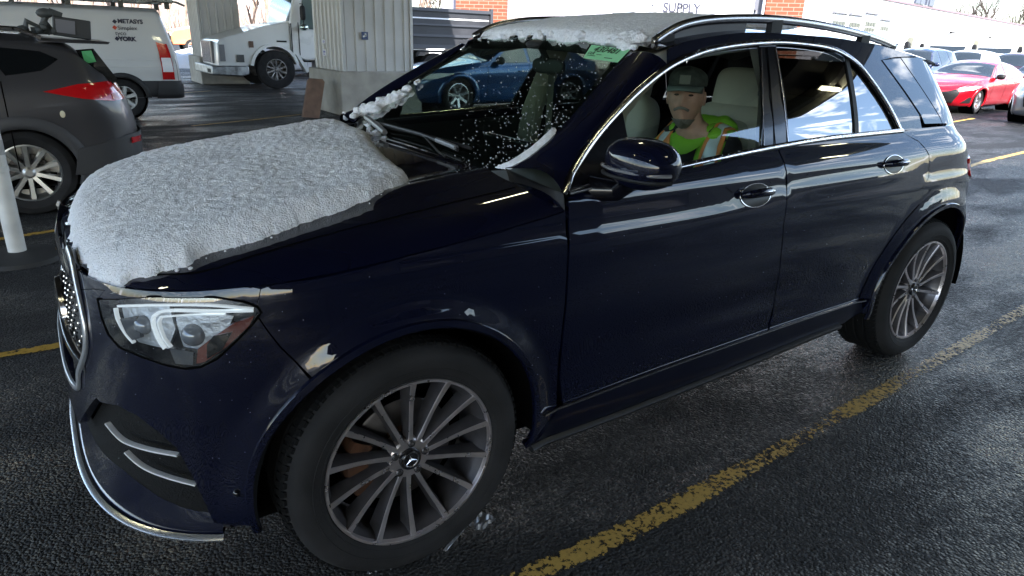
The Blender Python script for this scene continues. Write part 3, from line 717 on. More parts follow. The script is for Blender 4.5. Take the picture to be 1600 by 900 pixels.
    def side_patch(c, name, poly, mat, off=.006, parent=None, step=.06, mirror=True, rim=.008, byx=True):
        P = [(c.s_of_x(p[0]), p[1]) for p in poly] if byx else poly
        return patch(name, P, lambda a, b: c.side(a, b), mat, parent or c.root, step=step, off=off, rim=rim, mirror=mirror)
    def top_patch(c, name, x0, x1, q0, mat, off=.006, inset_=0.):
        """glass across the car between two stations: the flat crown from q0 to 1, mirrored"""
        n, m = 12, 12; V = []
        for i in range(n+1):
            x = x0+(x1-x0)*i/n; s = c.s_of_x(x)
            for j in range(-m, m+1):
                q = 1-(1-q0)*abs(j)/m; p = Vector(c.sec(s, 2+q)); p2 = Vector(c.sec(c.s_of_x(x+.02), 2+q)); t = (p2-p).normalized(); nn = Vector((-t.z, 0, t.x)); nn = nn if nn.z > 0 else -nn
                p = p+nn*off
                V.append((p.x, p.y if j < 0 else -p.y, p.z))
        k = 2*m+1
        return MB().add(V, [(i*k+j, i*k+j+1, (i+1)*k+j+1, (i+1)*k+j) for i in range(n) for j in range(k-1)]).build(name, mat, c.root, sharp=None)
    def wheels(c, spokes=5, rimmat=None, w=.23, arch=None, archr=1.0, name="wheel"):
        for x in (0, c.wb):
            yy = abs(c.side(c.s_of_x(x), c.wr)[1])
            for sd_ in (-1, 1): wheel_parts(c.root, x, sd_*(yy-w*.52-.012), c.wr, c.rr, w, sd_, spokes, rimmat)
            n = 28
            for sd_ in (-1, 1):
                V = []; m = MB()
                for i in range(n+1):
                    a = R(-22)+R(224)*i/n
                    for rr_, o in ((c.arch-.035, -.02), (c.arch-.03, .012), (c.arch+.0, .02), (c.arch+.055*archr, .012), (c.arch+.06*archr, -.008)):
                        px = x+math.cos(a)*rr_; pz = max(c.z0-.0, c.wr+math.sin(a)*rr_); s_ = c.s_of_x(px); V.append((px, sd_*(abs(c.side(s_, pz)[1])+o), pz))
                m.add(V, [(i*5+j, i*5+j+1, (i+1)*5+j+1, (i+1)*5+j) for i in range(n) for j in range(4)])
                m.build("wheel_arch", arch or c.paint, c.root, sharp=None)
            for sd_ in (-1, 1):
                m = MB(); m.lathe([(c.arch-.01, sd_*(yy-.01)), (c.arch-.01, sd_*(yy-.38)), (0, sd_*(yy-.38))], (x, 0, c.wr), 'Y', 30)
                m.build("wheel_liner", LINER, c.root, sharp=None)
        m = MB().box(((c.wb)/2, 0, c.z0+.03), (c.wb/2+.2, c.hw*.8, .06)); m.build("underbody", LINER, c.root, smooth=False)
    def mirrors(c, x, z, mat, sz=.1):
        for sd_ in (-1, 1):
            y = abs(c.side(c.s_of_x(x), z)[1]); m = MB().sphere((x, sd_*(y+.13), z+.03), (sz*.75, sz*1.1, sz*.75), 14, 8, e=.8).tube([(x, sd_*(y-.02), z-.02), (x, sd_*(y+.08), z)], .025, 6)
            m.build("wing_mirror", mat, c.root, sharp=None)
    def seams(c, xs, zlo=None, mat=None, w=.008):
        for x in xs:
            s = c.s_of_x(x); zb = c.zb(x); pts = []; nn = []
            for i in range(12):
                z = (zlo or c.z0+.15)+(zb-(zlo or c.z0+.15))*i/11; p = c.side(s, z); n = fnorm(lambda a, b: c.side(a, b), s, z); pts.append(tuple(np.array(p)+n*.001)); nn.append(n)
            ribbon("door_seam", pts, nn, w, .0015, LINER, c.root)
    def handles(c, L, mat=None):
        for x, z in L:
            s = c.s_of_x(x); p = np.array(c.side(s, z)); n = fnorm(lambda a, b: c.side(a, b), s, z)
            MB().tube([p+n*.005+np.array((-.09, 0, 0)), p+n*.035+np.array((-.06, 0, 0)), p+n*.035+np.array((.07, 0, .003)), p+n*.005+np.array((.09, 0, 0))], .012, 6).build("door_handle", mat or c.paint, c.root)

def suv_profile(H=1.66, L0=-.88, wb=2.66, ro=.98, hood=.98):
    e = wb+ro
    return [(L0, hood-.25), (L0+.12, hood-.10), (L0+.4, hood), (.35, hood+.10), (.55, hood+.14), (1.15, H-.10), (1.5, H-.02), (2.1, H), (e-.8, H-.04), (e-.35, H-.12), (e-.16, H-.36), (e-.05, 1.08), (e, .95)]
def suv(name, label, group, pos, rz, paint, rack=False, H=1.66, zscale=1, wb=2.66, hw=.92, glassm=None, hood=.98, spokes=5, blackarch=None, ro=.98):
    b = H*.62
    c = Car(name, label, group, pos, rz, paint, .88, wb, ro, hw, suv_profile(H, -.88, wb, ro, hood), [(-.9, hood-.2), (-.4, hood-.05), (.5, b-.02), (1.5, b+.03), (wb+ro-.4, b+.10), (wb+ro, b+.05)], .36, .235, zscale=zscale)
    c.body(); g = glassm or CARGL; e = wb+ro
    c.side_patch("side_window", [(.72, b+.04), (1.18, H-.14), (1.50, H-.10), (1.52, b+.05)], g); c.side_patch("side_window", [(1.62, b+.05), (1.60, H-.10), (2.30, H-.10), (2.42, b+.09)], g)
    c.side_patch("side_window", [(2.52, b+.10), (2.38, H-.11), (e-.75, H-.15), (e-.62, H-.24), (e-.86, b+.16)], g)
    c.top_patch("windscreen", .58, 1.18, .04, g); c.wheels(spokes, arch=blackarch)
    c.side_patch("headlight", [(c.s_of_x(-.86)*0+.55, hood-.27), (.95, hood-.25), (1.30, hood-.14), (1.05, hood-.13), (.58, hood-.17)], WHITELENS, byx=False, step=.04)
    c.side_patch("grille", [(0, .42), (.45, .42), (.50, hood-.16), (0, hood-.14)], BLACK, byx=False, step=.06)
    c.side_patch("tail_light", [(c.Smax-1.1, .80), (c.Smax-.35, .82), (c.Smax-.35, 1.0), (c.Smax-1.0, 1.02)], REDLENS, byx=False, step=.04)
    c.mirrors(.78, b+.08, paint); c.seams((.62, 1.57, 2.45)); c.handles(((1.42, b-.08), (2.3, b-.05)))
    return c
def sedan(name, label, group, pos, rz, paint, H=1.44, wb=2.82, hw=.92, glassm=None, zscale=1, spokes=5, hood=.90):
    ro = 1.08; e = wb+ro; b = .93
    top = [(-.98, .60), (-.85, .72), (-.5, hood-.06), (.2, hood+.06), (.52, hood+.11), (1.30, H-.07), (1.75, H), (2.2, H-.01), (2.7, H-.12), (3.3, 1.10), (e-.12, 1.04), (e, .92)]
    c = Car(name, label, group, pos, rz, paint, .98, wb, ro, hw, top, [(-.98, .55), (-.5, hood-.12), (.5, b-.01), (1.5, b+.03), (3.0, b+.08), (e, b)], .34, .24, zscale=zscale, tum=.58)
    c.body(); g = glassm or CARGL
    c.side_patch("side_window", [(.80, b+.03), (1.32, H-.13), (1.58, H-.085), (1.60, b+.05)], g); c.side_patch("side_window", [(1.68, b+.055), (1.66, H-.085), (2.20, H-.09), (2.85, 1.13), (2.75, b+.10)], g)
    c.top_patch("windscreen", .58, 1.28, .04, g); c.top_patch("rear_window", 2.5, 3.2, .06, g); c.wheels(spokes)
    c.side_patch("headlight", [(.62, .62), (1.05, .66), (1.42, .76), (1.10, .765), (.66, .70)], WHITELENS, byx=False, step=.03)
    c.side_patch("grille", [(0, .30), (.50, .30), (.64, .58), (.60, .66), (0, .66)], BLACK, byx=False, step=.05)
    c.side_patch("tail_light", [(c.Smax-1.05, .82), (c.Smax-.35, .80), (c.Smax-.35, .92), (c.Smax-1.0, .95)], REDLENS, byx=False, step=.04)
    c.mirrors(.86, b+.05, BLACK); c.seams((.62, 1.63, 2.62)); c.handles(((1.42, b-.12), (2.42, b-.09)))
    return c

# ---- dark grey SUV at the left: only its tail is in the picture
GREYP = M("dark_grey_paint", (.050, .048, .052), .4, .3, .5)
ra = Car("grey_suv", "dark grey SUV at the left edge with silver alloy wheel and red tail light", None, (-3.62, 5.45, 0), R(0), GREYP, .9, 2.72, .93, .90,
    [(-.9, .7), (-.78, .86), (-.5, .96), (.35, 1.06), (.55, 1.10), (1.15, 1.42), (1.5, 1.50), (2.1, 1.52), (2.9, 1.495), (3.25, 1.46), (3.42, 1.40), (3.55, 1.20), (3.65, 1.06)], [(-.9, .8), (-.4, .92), (.5, 1.00), (1.5, 1.05), (2.9, 1.14), (3.5, 1.16), (3.65, 1.1)], .365, .245, z0=.24, cornerr=.42, tail=3.6)
ra.body(); b = 1.05
ra.side_patch("side_window", [(1.62, 1.09), (1.60, 1.40), (2.50, 1.40), (2.62, 1.17)], PRIV)
ra.side_patch("side_window", [(2.70, 1.17), (2.58, 1.395), (3.02, 1.36), (3.18, 1.30), (2.98, 1.21)], PRIV)
ra.side_patch("side_window", [(.8, 1.05), (1.2, 1.36), (1.52, 1.40), (1.52, 1.08)], PRIV); ra.top_patch("windscreen", .58, 1.18, .04, PRIV)
ra.wheels(10, M("silver_rim", (.55, .55, .54), .3, .9), .235, arch=M("grey_arch_plastic", (.045, .044, .047), .6), archr=1.3)
S9 = ra.Smax
ra.side_patch("tail_light", [(S9-1.42, 1.045), (S9-1.12, .985), (S9-.86, .955), (S9-.62, .96), (S9-.60, 1.09), (S9-.80, 1.115), (S9-1.1, 1.10)], REDLENS, off=.014, byx=False, step=.03)
ra.side_patch("tail_lamp_lens", [(S9-.86, .965), (S9-.68, .965), (S9-.68, 1.02), (S9-.84, 1.01)], AMBER, off=.02, byx=False, step=.03)
ra.side_patch("rear_bumper", [(S9-1.30, .34), (S9, .34), (S9, .66), (S9-.80, .66), (S9-1.26, .56)], M("grey_bumper_plastic", (.035, .035, .038), .55), off=.03, byx=False, step=.05)
ra.side_patch("reflector", [(S9-.82, .58), (S9-.66, .58), (S9-.66, .63), (S9-.82, .63)], REDLENS, off=.045, byx=False, step=.03)
ra.side_patch("rear_window", [(S9-.72, 1.14), (S9, 1.14), (S9, 1.36), (S9-.60, 1.36)], PRIV, off=.012, byx=False, step=.05)
gt = [at(u, v, y=4.70)-np.array((-3.62, 5.45, 0)) for u, v in ((127, 80), (143, 79), (151, 97), (134, 100))]
MB().add([tuple(q+np.array((0, .02*k, 0))) for k, q in enumerate(gt)]+[tuple(q+np.array((0, .02*k+.006, 0))) for k, q in enumerate(gt)], [(0, 1, 2, 3), (7, 6, 5, 4), (0, 4, 5, 1), (1, 5, 6, 2), (2, 6, 7, 3), (3, 7, 4, 0)]).build("green_tag", M("green_paper", (.10, .42, .16), .6), ra.root, smooth=False)
gw = [at(u, v, y=4.73)-np.array((-3.62, 5.45, 0)) for u, v in ((118, 78), (146, 76), (184, 124), (176, 134), (148, 128))]
MB().add([tuple(q+np.array((0, .012*k, 0))) for k, q in enumerate(gw)]+[tuple(q+np.array((0, .012*k+.02, 0))) for k, q in enumerate(gw)], [(0, 1, 2, 3, 4), (9, 8, 7, 6, 5)]+[(k, (k+1) % 5, 5+(k+1) % 5, 5+k) for k in range(5)]).build("tailgate_glass_edge", PRIV, ra.root, smooth=False)
pts = [ra.side(S9-.70, z) for z in (1.34, 1.25, 1.16, 1.10)]; MB().tube([tuple(np.array(q)+np.array((.03, -.01, 0))) for q in pts], .014, 6).build("rear_trim", ALU, ra.root)
MB().add([(2.95, -.60, 1.475), (2.95, .60, 1.475), (3.52, .55, 1.445), (3.52, -.55, 1.445), (2.98, -.63, 1.435), (2.98, .63, 1.435), (3.50, .57, 1.425), (3.50, -.57, 1.425)], [(0, 1, 2, 3), (7, 6, 5, 4), (0, 3, 7, 4), (1, 5, 6, 2), (3, 2, 6, 7), (0, 4, 5, 1)]).build("roof_spoiler", GREYP, ra.root, smooth=True, bevel=.008)
for sd_ in (-1, 1): MB().tube([(1.2, sd_*.62, 1.475), (1.35, sd_*.62, 1.545), (2.2, sd_*.63, 1.555), (2.85, sd_*.62, 1.53), (3.0, sd_*.62, 1.47)], .018, 8).build("roof_rail", ALU, ra.root)
for x in (1.9, 2.4): MB().box((x, 0, 1.50), (.05, .6, .012)).build("crossbar", BLACK, ra.root, smooth=False)
ra.seams((1.57, 2.66), w=.010); ra.mirrors(.8, 1.1, GREYP); ra.handles(((2.52, .99), (1.45, .96)))
sc0 = ra.side(ra.s_of_x(3.05), .86); MB().sphere(tuple(np.array(sc0)+np.array((0, -.002, 0))), (.02, .004, .03), 8, 6).build("scuff_mark", M("scuff", (.6, .55, .4), .7), ra.root)
p = at(88, 43, y=5.4)
r = empty("roof_device", (p[0], p[1], 1.50), 0, "black boxy device on a bracket above the dark grey SUV's roof", "lamp")  # unidentified boxy device, its use unknown
k = p[2]-1.50
m = MB().box((.12, 0, k), (.15, .07, .085), M3=Matrix.Rotation(R(7), 3, 'Y')); m.build("housing", M("device_black", (.03, .032, .035), .5), r, smooth=True, bevel=.01)
MB().box((.07, -.075, k+.01), (.075, .006, .058), M3=Matrix.Rotation(R(7), 3, 'Y')).build("lens", M("device_grey", (.16, .16, .18), .3), r, smooth=False)
MB().tube([(-.25, 0, .0), (-.22, 0, .10), (-.12, 0, k*.9), (-.04, 0, k+.14)], .028, 8).tube([(-.04, 0, 0), (-.10, 0, k+.05)], .035, 8).tube([(-.04, 0, k+.14), (.06, 0, k+.10)], .03, 8).tube([(-.2, 0, .02), (.1, 0, .02)], .03, 8).sphere((-.07, 0, k+.12), (.07, .05, .045), 10, 6).sphere((-.26, 0, .03), (.05, .05, .035), 10, 6).build("bracket", M("device_bracket", (.05, .055, .055), .6), r)
for q in ((-.10, k), (-.14, k*.55), (-.02, k*.45)): MB().sphere((q[0], -.06, q[1]), .028, 8, 6).build("knob", M("device_bracket", (.05, .055, .055), .6), r)

# ---- white van
VW = M("van_white", (.56, .555, .54), .32, 0, .5, var=(.8, .05))
vt = [(-.95, .85), (-.75, 1.0), (-.2, 1.15), (.25, 1.28), (.9, 1.83), (1.2, 1.90), (2.5, 1.93), (4.55, 1.92), (4.72, 1.86), (4.80, 1.35), (4.85, 1.2)]
va = Car("white_van", "white panel van with roof rack and small black lettering behind the grey SUV", None, (-2.90, 12.85, 0), 0, VW, .95, 3.5, 1.0, .96, vt, [(-.95, .7), (-.3, .9), (.6, 1.02), (4.9, 1.04)], .35, .215, z0=.36, tum=.18, cornerr=.22, tail=6, sillw=.985, ends=([(.2, .1), (.5, 0), (.9, .02), (1.3, .1), (2, .3)], [(.2, .0), (.5, -.02), (1.1, 0), (1.3, .04), (1.9, .20)]), roofdrop=.10)
va.body(190); va.wheels(6, M("white_steel_rim", (.5, .5, .48), .5), .22, arch=M("black_cladding", (.02, .02, .021), .6))
va.side_patch("side_window", [(.55, 1.10), (.98, 1.70), (1.55, 1.72), (1.58, 1.10)], PRIV); va.top_patch("windscreen", .3, .9, .03, PRIV)
va.side_patch("lower_cladding", [(3.95, .38), (4.40, .38), (4.52, .66), (3.80, .66)], M("black_cladding", (.02, .02, .021), .6), off=.012)
va.side_patch("lower_cladding", [(.5, .38), (3.0, .38), (3.05, .60), (.45, .60)], M("black_cladding", (.02, .02, .021), .6), off=.012)
SV = va.Smax
va.side_patch("rear_bumper", [(SV-1.35, .36), (SV, .36), (SV, .58), (SV-1.10, .60), (SV-1.30, .64)], M("black_cladding", (.02, .02, .021), .6), off=.035, byx=False, step=.05)
zz0 = .68
va.side_patch("tail_light", [(SV-1.22, zz0), (SV-1.02, zz0), (SV-1.02, 1.30), (SV-1.20, 1.33)], REDLENS, off=.014, byx=False, step=.04)
va.side_patch("tail_lamp_lens", [(SV-1.20, .82), (SV-1.03, .82), (SV-1.03, 1.06), (SV-1.19, 1.06)], WHITELENS, off=.02, byx=False, step=.04)
for z, w_ in ((1.02, .010), (.90, .006)):   # pressed lines along the side
    pts = []; nn = []
    for i in range(20):
        x = 1.9+i*.14; s = va.s_of_x(x); pts.append(va.side(s, z)); nn.append((0, -1, 0))
    ribbon("body_crease", pts, nn, .02, w_*.5, VW, va.root)
va.seams((1.62, 3.0, 4.42)); va.mirrors(.75, 1.25, BLACK, .14)
vx = lambda u, v: at(u, v, y=12.85-.945-.012)
INK = M("dark_ink", (.03, .03, .05), .5); REDI = M("red_ink", (.5, .06, .03), .5)
yv = 12.85-.945
for tx, u, v, sz, bd in (("METASYS", 185, 33, .098, .004), ("Simplex", 185, 43.5, .098, 0), ("tyco", 181, 52, .10, 0), ("YORK", 187, 61, .098, .006)):
    p = at(u, v, y=yv); s = va.s_of_x(p[0]+2.90); z = p[2]; q = va.side(s, z); nrm = fnorm(lambda a, b_: va.side(a, b_), s, z)
    text("lettering", tx, sz, (q[0], q[1]-.006, q[2]), (1, 0, 0), (0, .17, 1), INK, va.root, .002, bold=bd)
for u, v, mt in ((180.5, 34, INK), (180.5, 43.5, REDI), (184, 61, INK)):
    p = at(u, v, y=yv); s = va.s_of_x(p[0]+2.90); q = va.side(s, p[2]); MB().box((q[0], q[1]-.006, q[2]+.004), (.028, .003, .028), M3=Matrix.Rotation(R(40), 3, 'Y')).build("emblem", mt, va.root, smooth=False)
rk = MB()
for y in (-.62, .62): rk.tube([(1.2, y, 2.03), (4.55, y, 2.03)], .028, 8)
for x in (1.3, 2.1, 2.9, 3.7, 4.4): rk.tube([(x, -.66, 2.03), (x, .66, 2.03)], .024, 8)
rk.build("roof_rack", M("rack_grey", (.36, .37, .33), .5, .3), va.root)
for x in (1.3, 2.1, 2.9, 3.7, 4.45):
    for y in (-.62, .62): MB().box((x, y, 1.965), (.04, .03, .06)).sphere((x, y, 2.04), .045, 8, 6).build("rack_foot", M("rack_dark", (.06, .06, .05), .6), va.root)
MB().tube([(3.95, -.70, 2.0), (4.2, -.74, 2.05), (4.6, -.70, 2.03), (4.75, -.6, 1.98)], .022, 6).sphere((4.5, -.70, 2.06), .05, 8, 6).build("rack_clamp", M("rack_grey", (.36, .37, .33), .5, .3), va.root)
lad = MB()
for y in (-.35, -.05): lad.tube([(1.0, y, 2.10), (4.3, y, 2.10)], .03, 6)
for i in range(11): lad.tube([(1.15+i*.3, -.35, 2.10), (1.15+i*.3, -.05, 2.10)], .015, 6)
tag(lad.build("ladder", M("ladder_alu", (.5, .5, .42), .5, .4)), "pale ladder lying on the white van's roof rack", "ladder"); bpy.data.objects["ladder"].location = (-2.90, 12.85, 0)

# ---- white truck with a dark dump body
TW = M("truck_white", (.62, .62, .60), .3, 0, .5, var=(1.2, .06), bump=(3, .03, .01))
tr = empty("dump_truck", (5.15, 19.5, 0), 0, "white conventional cab truck with dark grey dump body half hidden by the ribbed column", "truck")
yN = -1.20    # near side
def prism(mb, prof, y0, y1, r=.0, mi=0):
    """side profile (x,z) extruded from y0 to y1"""
    n = len(prof); V = [(x, y0, z) for x, z in prof]+[(x, y1, z) for x, z in prof]
    return mb.add(V, [tuple(range(n)), tuple(range(n, 2*n))[::-1]]+[((i+1) % n, i, n+i, n+(i+1) % n) for i in range(n)], mi)
rw = .54; cxw = 0.05
def arcp(cx_, cz_, rad, a0, a1, n): return [(cx_+rad*math.cos(R(a0+(a1-a0)*i/n)), cz_+rad*math.sin(R(a0+(a1-a0)*i/n))) for i in range(n+1)]
m = prism(MB(), [(-1.52, .62), (-1.50, 1.22), (-1.44, 1.32), (-1.30, 1.38), (-.2, 1.72), (.42, 1.84), (.52, 1.84), (.52, 1.06)]+[(x, z) for x, z in arcp(.02, .56, .66, 48, 168, 10)]+[(-.75, .62)], yN+.06, 1.14)
m.build("bonnet", TW, tr, smooth=True, sharp=30, bevel=.05)
m = prism(MB(), [(.53, .95), (.53, 1.84), (.72, 2.62), (.95, 2.75), (2.2, 2.75), (2.25, .85), (.95, .80)], yN+.02, 1.18); m.build("cab", TW, tr, smooth=True, sharp=30, bevel=.04)
m = prism(MB(), arcp(.02, .56, .70, 12, 172, 14)+arcp(.02, .56, .62, 172, 12, 14), yN-.02, yN+.35); m.build("fender_lip", TW, tr, smooth=True, sharp=40)
m = prism(MB(), [(.62, .98), (.70, .98), (1.02, .50), (.92, .46)], yN-.02, yN+.3); m.build("fender_tail", TW, tr, smooth=False)
box("grille", (-1.535, 0, .98), (.03, .62, .30), M("grille_grey", (.22, .22, .23), .4, .6), tr)
m = MB()
for i in range(9): m.box((-1.57, -.56+i*.14, .98), (.02, .02, .28))
m.build("grille_bars", CHROME, tr, smooth=False)
m = prism(MB(), [(-1.515, .72), (-1.515, 1.22), (-1.42, 1.22), (-1.42, .72)], yN+.058, yN+.05); 
MB().box((-1.40, yN+.045, .98), (.07, .012, .22)).build("side_grille", M("grille_grey", (.22, .22, .23), .4, .6), tr, smooth=False)
for i in range(6): pass
m = prism(MB(), [(-1.72, .40), (-1.72, .64), (-.72, .64), (-.72, .42), (-.9, .36)], yN+.02, 1.16); m.build("bumper", M("worn_chrome", (.33, .34, .34), .42, .8, var=(7, .5), bump=(18, .5, .01)), tr, smooth=True, sharp=30, bevel=.03)
m = MB()
for i in range(3): m.box((-1.725, yN+.25+.13*i, .50), (.01, .035, .05))
m.build("bumper_slot", BLACK, tr, smooth=False)
MB().box((-.93, yN+.05, .84), (.10, .02, .10)).build("headlight", M("dark_lamp", (.10, .10, .10), .2, .3), tr, smooth=False)
MB().box((-.60, yN+.05, 1.22), (.06, .02, .085)).build("side_marker", M("marker_amber", (.10, .05, .03), .3), tr, smooth=False)
MB().box((.26, yN+.048, 1.32), (.14, .012, .022)).build("badge", BLACK, tr, smooth=False)
TG = M("cab_glass", (.10, .14, .13), .05, 0, spec=1)
prism(MB(), [(.80, 1.70), (.92, 2.45), (1.10, 2.52), (1.28, 2.52), (1.28, 1.66)], yN+.012, yN+.03).build("side_window", TG, tr, smooth=False)
prism(MB(), [(1.36, 1.66), (1.36, 2.52), (2.0, 2.52), (2.0, 1.72)], yN+.012, yN+.03).build("side_window", TG, tr, smooth=False)
w_ = MB().add([(.535, yN+.12, 1.86), (.535, 1.06, 1.86), (.705, 1.0, 2.58), (.705, yN+.18, 2.58)], [(0, 1, 2, 3)]); o = w_.build("windscreen", TG, tr, smooth=False)
box("cab_seam", (.545, yN+.01, 1.42), (.012, .014, .40), BLACK, tr); box("cab_seam", (.76, yN+.008, 1.40), (.008, .014, .45), BLACK, tr)
MB().tube([(.85, yN-.02, 1.70), (.85, yN-.22, 1.75), (.85, yN-.22, 2.35), (.85, yN, 2.35)], .015, 6).build("mirror_arm", BLACK, tr)
MB().sphere((.86, yN-.20, 1.72), (.14, .12, .10), 12, 8).build("spot_mirror", M("mirror_glass", (.55, .65, .6), .1, .9), tr)
MB().sphere((.84, yN-.22, 2.10), (.06, .12, .20), 12, 8, e=.5).build("wing_mirror", BLACK, tr)
MB().tube([(1.2, yN+.1, .62), (2.3, yN+.1, .62)], .28, 20).build("fuel_tank", M("tank_alu", (.35, .35, .36), .4, .8), tr)
box("step", (1.6, yN+.05, .48), (.55, .12, .03), ALU, tr); box("chassis_rail", (4.0, 0, .85), (4.2, .45, .12), BLACK, tr)
DK = M("dump_dark", (.022, .023, .028), .5, .2, var=(1.5, .35), bump=(8, .3, .01))
m = prism(MB(), [(3.3, 1.25), (3.3, 2.36), (7.30, 2.38), (7.30, 1.25)], yN-.04, 1.20); m.build("dump_body", DK, tr, smooth=True, bevel=.02)
m = MB()
for z, h in ((2.40, .05), (1.62, .04), (1.28, .06), (1.95, .03)): m.box((5.3, yN-.07, z), (2.03, .035, h))
for x in (3.4, 7.33): m.box((x, yN-.06, 1.85), (.05, .05, .66))
m.build("dump_ribs", M("dump_rib", (.045, .048, .058), .45, .3), tr, smooth=False)
box("dump_top_snow", (5.3, yN+.02, 2.14), (1.95, .065, .02), SNOW, tr)
for x, nm in ((cxw, 0), (5.25, 1)):
    for sd_ in (-1, 1):
        e = wheel_parts(tr, x, sd_*1.05, rw, .30, .28, sd_, 10, M("hub_steel", (.20, .19, .18), .5, .6, var=(9, .6)))
prism(MB(), [(4.5, 1.05), (4.6, 1.16), (5.9, 1.16), (6.0, .9), (5.95, .9), (5.85, 1.1), (4.65, 1.1), (4.55, .95)], yN-.02, yN+.4).build("mudguard", BLACK, tr, smooth=False)
MB().tube([(3.0, yN+.05, .95), (3.55, yN, .95), (3.65, yN, 1.15)], .05, 8).build("exhaust_pipe", M("pale_pipe", (.5, .5, .42), .4), tr)

# ---- blue car behind the near SUV
BLUEP = M("bright_blue_paint", (.010, .058, .185), .25, .5, 1)
sedan("blue_car", "bright blue car seen through the near SUV's windscreen", None, (6.95, 11.75, 0), 0, BLUEP, H=1.46, wb=2.75, spokes=7).root.scale = (1.12, 1.12, 1.12)
# ---- parked rows on the right, in the sun
REDP = M("red_paint", (.36, .005, .014), .25, .3, 1)
rd = sedan("red_sedan", "glossy red sedan parked in the sun at the right", None, (21.35, 7.25, 0), R(4), REDP, H=1.44, hood=.92)
rd.side_patch("fog_lamp_recess", [(.72, .30), (1.05, .30), (1.16, .44), (.98, .46)], BLACK, byx=False, step=.03)
p = np.array(rd.side(.06, .60)); n_ = np.array((-1., 0, .1))
bd = MB().lathe([(.085, -.012), (.085, .012), (.067, .012), (.067, -.012), (.085, -.012)], (p[0]-.03, 0, .60), 'X', 28); bd.box((p[0]-.035, 0, .60), (.008, .095, .016)); bd.build("round_badge", CHROME, rd.root)
NAVY2 = M("dark_blue_paint", (.015, .022, .06), .25, .4, 1); WHP = M("white_car_paint", (.72, .72, .72), .3, 0, 1); BLKP = M("black_car_paint", (.012, .012, .014), .25, .3, 1); SILV = M("silver_car_paint", (.35, .36, .38), .3, .7, 1); TEAL = M("pale_teal_paint", (.45, .62, .62), .3, .2, 1); ORG = M("orange_paint", (.75, .22, .08), .4, 0, .5)
suv("dark_blue_suv", "dark blue SUV with wet windscreen parked behind the red sedan", None, (25.6, 11.0, 0), R(5), NAVY2, H=1.78, hood=1.05, wb=2.8)
suv("black_suv", "black SUV partly hidden behind the near SUV's tail", None, (26.5, 14.5, 0), R(5), BLKP, H=1.80, wb=2.8)
suv("white_suv", "white SUV with dark windscreen parked beyond the red sedan", None, (30.6, 11.4, 0), R(5), WHP, H=1.78, hood=1.05)
sedan("black_sedan", "black car behind the red sedan's boot at the right edge", None, (31.0, 8.6, 0), R(5), BLKP)
suv("parked_suv", "mid grey SUV in the back row left of the white work vans", None, (33.5, 16.2, 0), R(6), M("mid_grey_paint", (.12, .12, .13), .3, .5, 1), H=1.72)
sedan("white_sedan", "white sedan between the dark blue SUV and the warehouse", None, (33.0, 13.6, 0), R(6), WHP)
suv("maroon_suv", "dark maroon SUV in the back row at the right", None, (38.5, 12.6, 0), R(6), M("maroon_paint", (.06, .008, .01), .3, .3, 1), H=1.75)
sedan("silver_sedan", "silver sedan at the far right of the back row", None, (36.5, 9.6, 0), R(6), SILV)
suv("silver_suv", "silver car cut off by the right edge of the photo", None, (20.2, 4.2, 0), R(4), SILV, H=1.6, hood=.95)
# ---- left background, beyond the canopy
suv("pale_hatchback", "pale teal car seen in the gap between van and column", None, (9.2, 29.5, 0), 0, TEAL, H=1.5, wb=2.5)
suv("snowy_car", "white car crusted with snow low in the gap beside the van", None, (6.6, 25.5, 0), R(3), WHP, H=1.30, wb=2.4)
suv("dark_pickup", "dark car with snow on its roof beyond the truck's bonnet", None, (16.0, 40.0, 0), R(0), NAVY2, H=1.7, wb=2.9)

# ---- box trucks
def boxtruck(name, label, D, u, v, group=None, sign=False, big=1., rz=0, hoodlen=.9, paint=None):
    p = CAMP+ray(u, v)*D; r = empty(name, (p[0], p[1], 0), rz, label, "truck", group); r.scale = (big,)*3; pt = paint or WHP
    prism(MB(), [(-1.3, .5), (-1.32, 1.15), (-1.15, 1.35), (.1, 1.6), (.75, 2.35), (.95, 2.45), (1.9, 2.45), (1.9, .5)], -1.0, 1.0).build("cab", pt, r, smooth=True, sharp=30, bevel=.06)
    MB().add([(.14, -.86, 1.66), (.14, .86, 1.66), (.74, .80, 2.32), (.74, -.80, 2.32)], [(0, 1, 2, 3)]).build("windscreen", CARGL, r, smooth=False)
    prism(MB(), [(.55, 1.55), (1.0, 2.25), (1.7, 2.25), (1.7, 1.5)], -1.012, -1.002).build("side_window", CARGL, r, smooth=False)
    box("grille", (-1.33, 0, .95), (.03, .75, .20), BLACK, r); box("bumper", (-1.38, 0, .55), (.1, 1.0, .12), BLACK, r)
    for s in (-1, 1): MB().sphere((.35, s*1.22, 1.85), (.06, .11, .20), 10, 6, e=.5).tube([(.4, s*.98, 1.8), (.38, s*1.2, 1.85)], .02, 5).build("wing_mirror", BLACK, r); box("headlight", (-1.325, s*.78, 1.12), (.03, .16, .10), WHITELENS, r)
    if sign is not None: prism(MB(), [(2.0, .9), (2.0, 3.7), (7.6, 3.7), (7.6, .9)], -1.22, 1.22).build("cargo_box", M("cargo_white", (.76, .76, .76), .4), r, smooth=True, bevel=.03)
    for x in (-.2, 5.6):
        for s in (-1, 1): wheel_parts(r, x, s*.92, .42, .25, .25, s, 5, ALU)
    return r, p
r, p = boxtruck("delivery_truck", "white delivery truck with dark SUPPLY lettering above the near SUV's snowy roof", 29, 905, 30, sign=True, rz=R(-20))
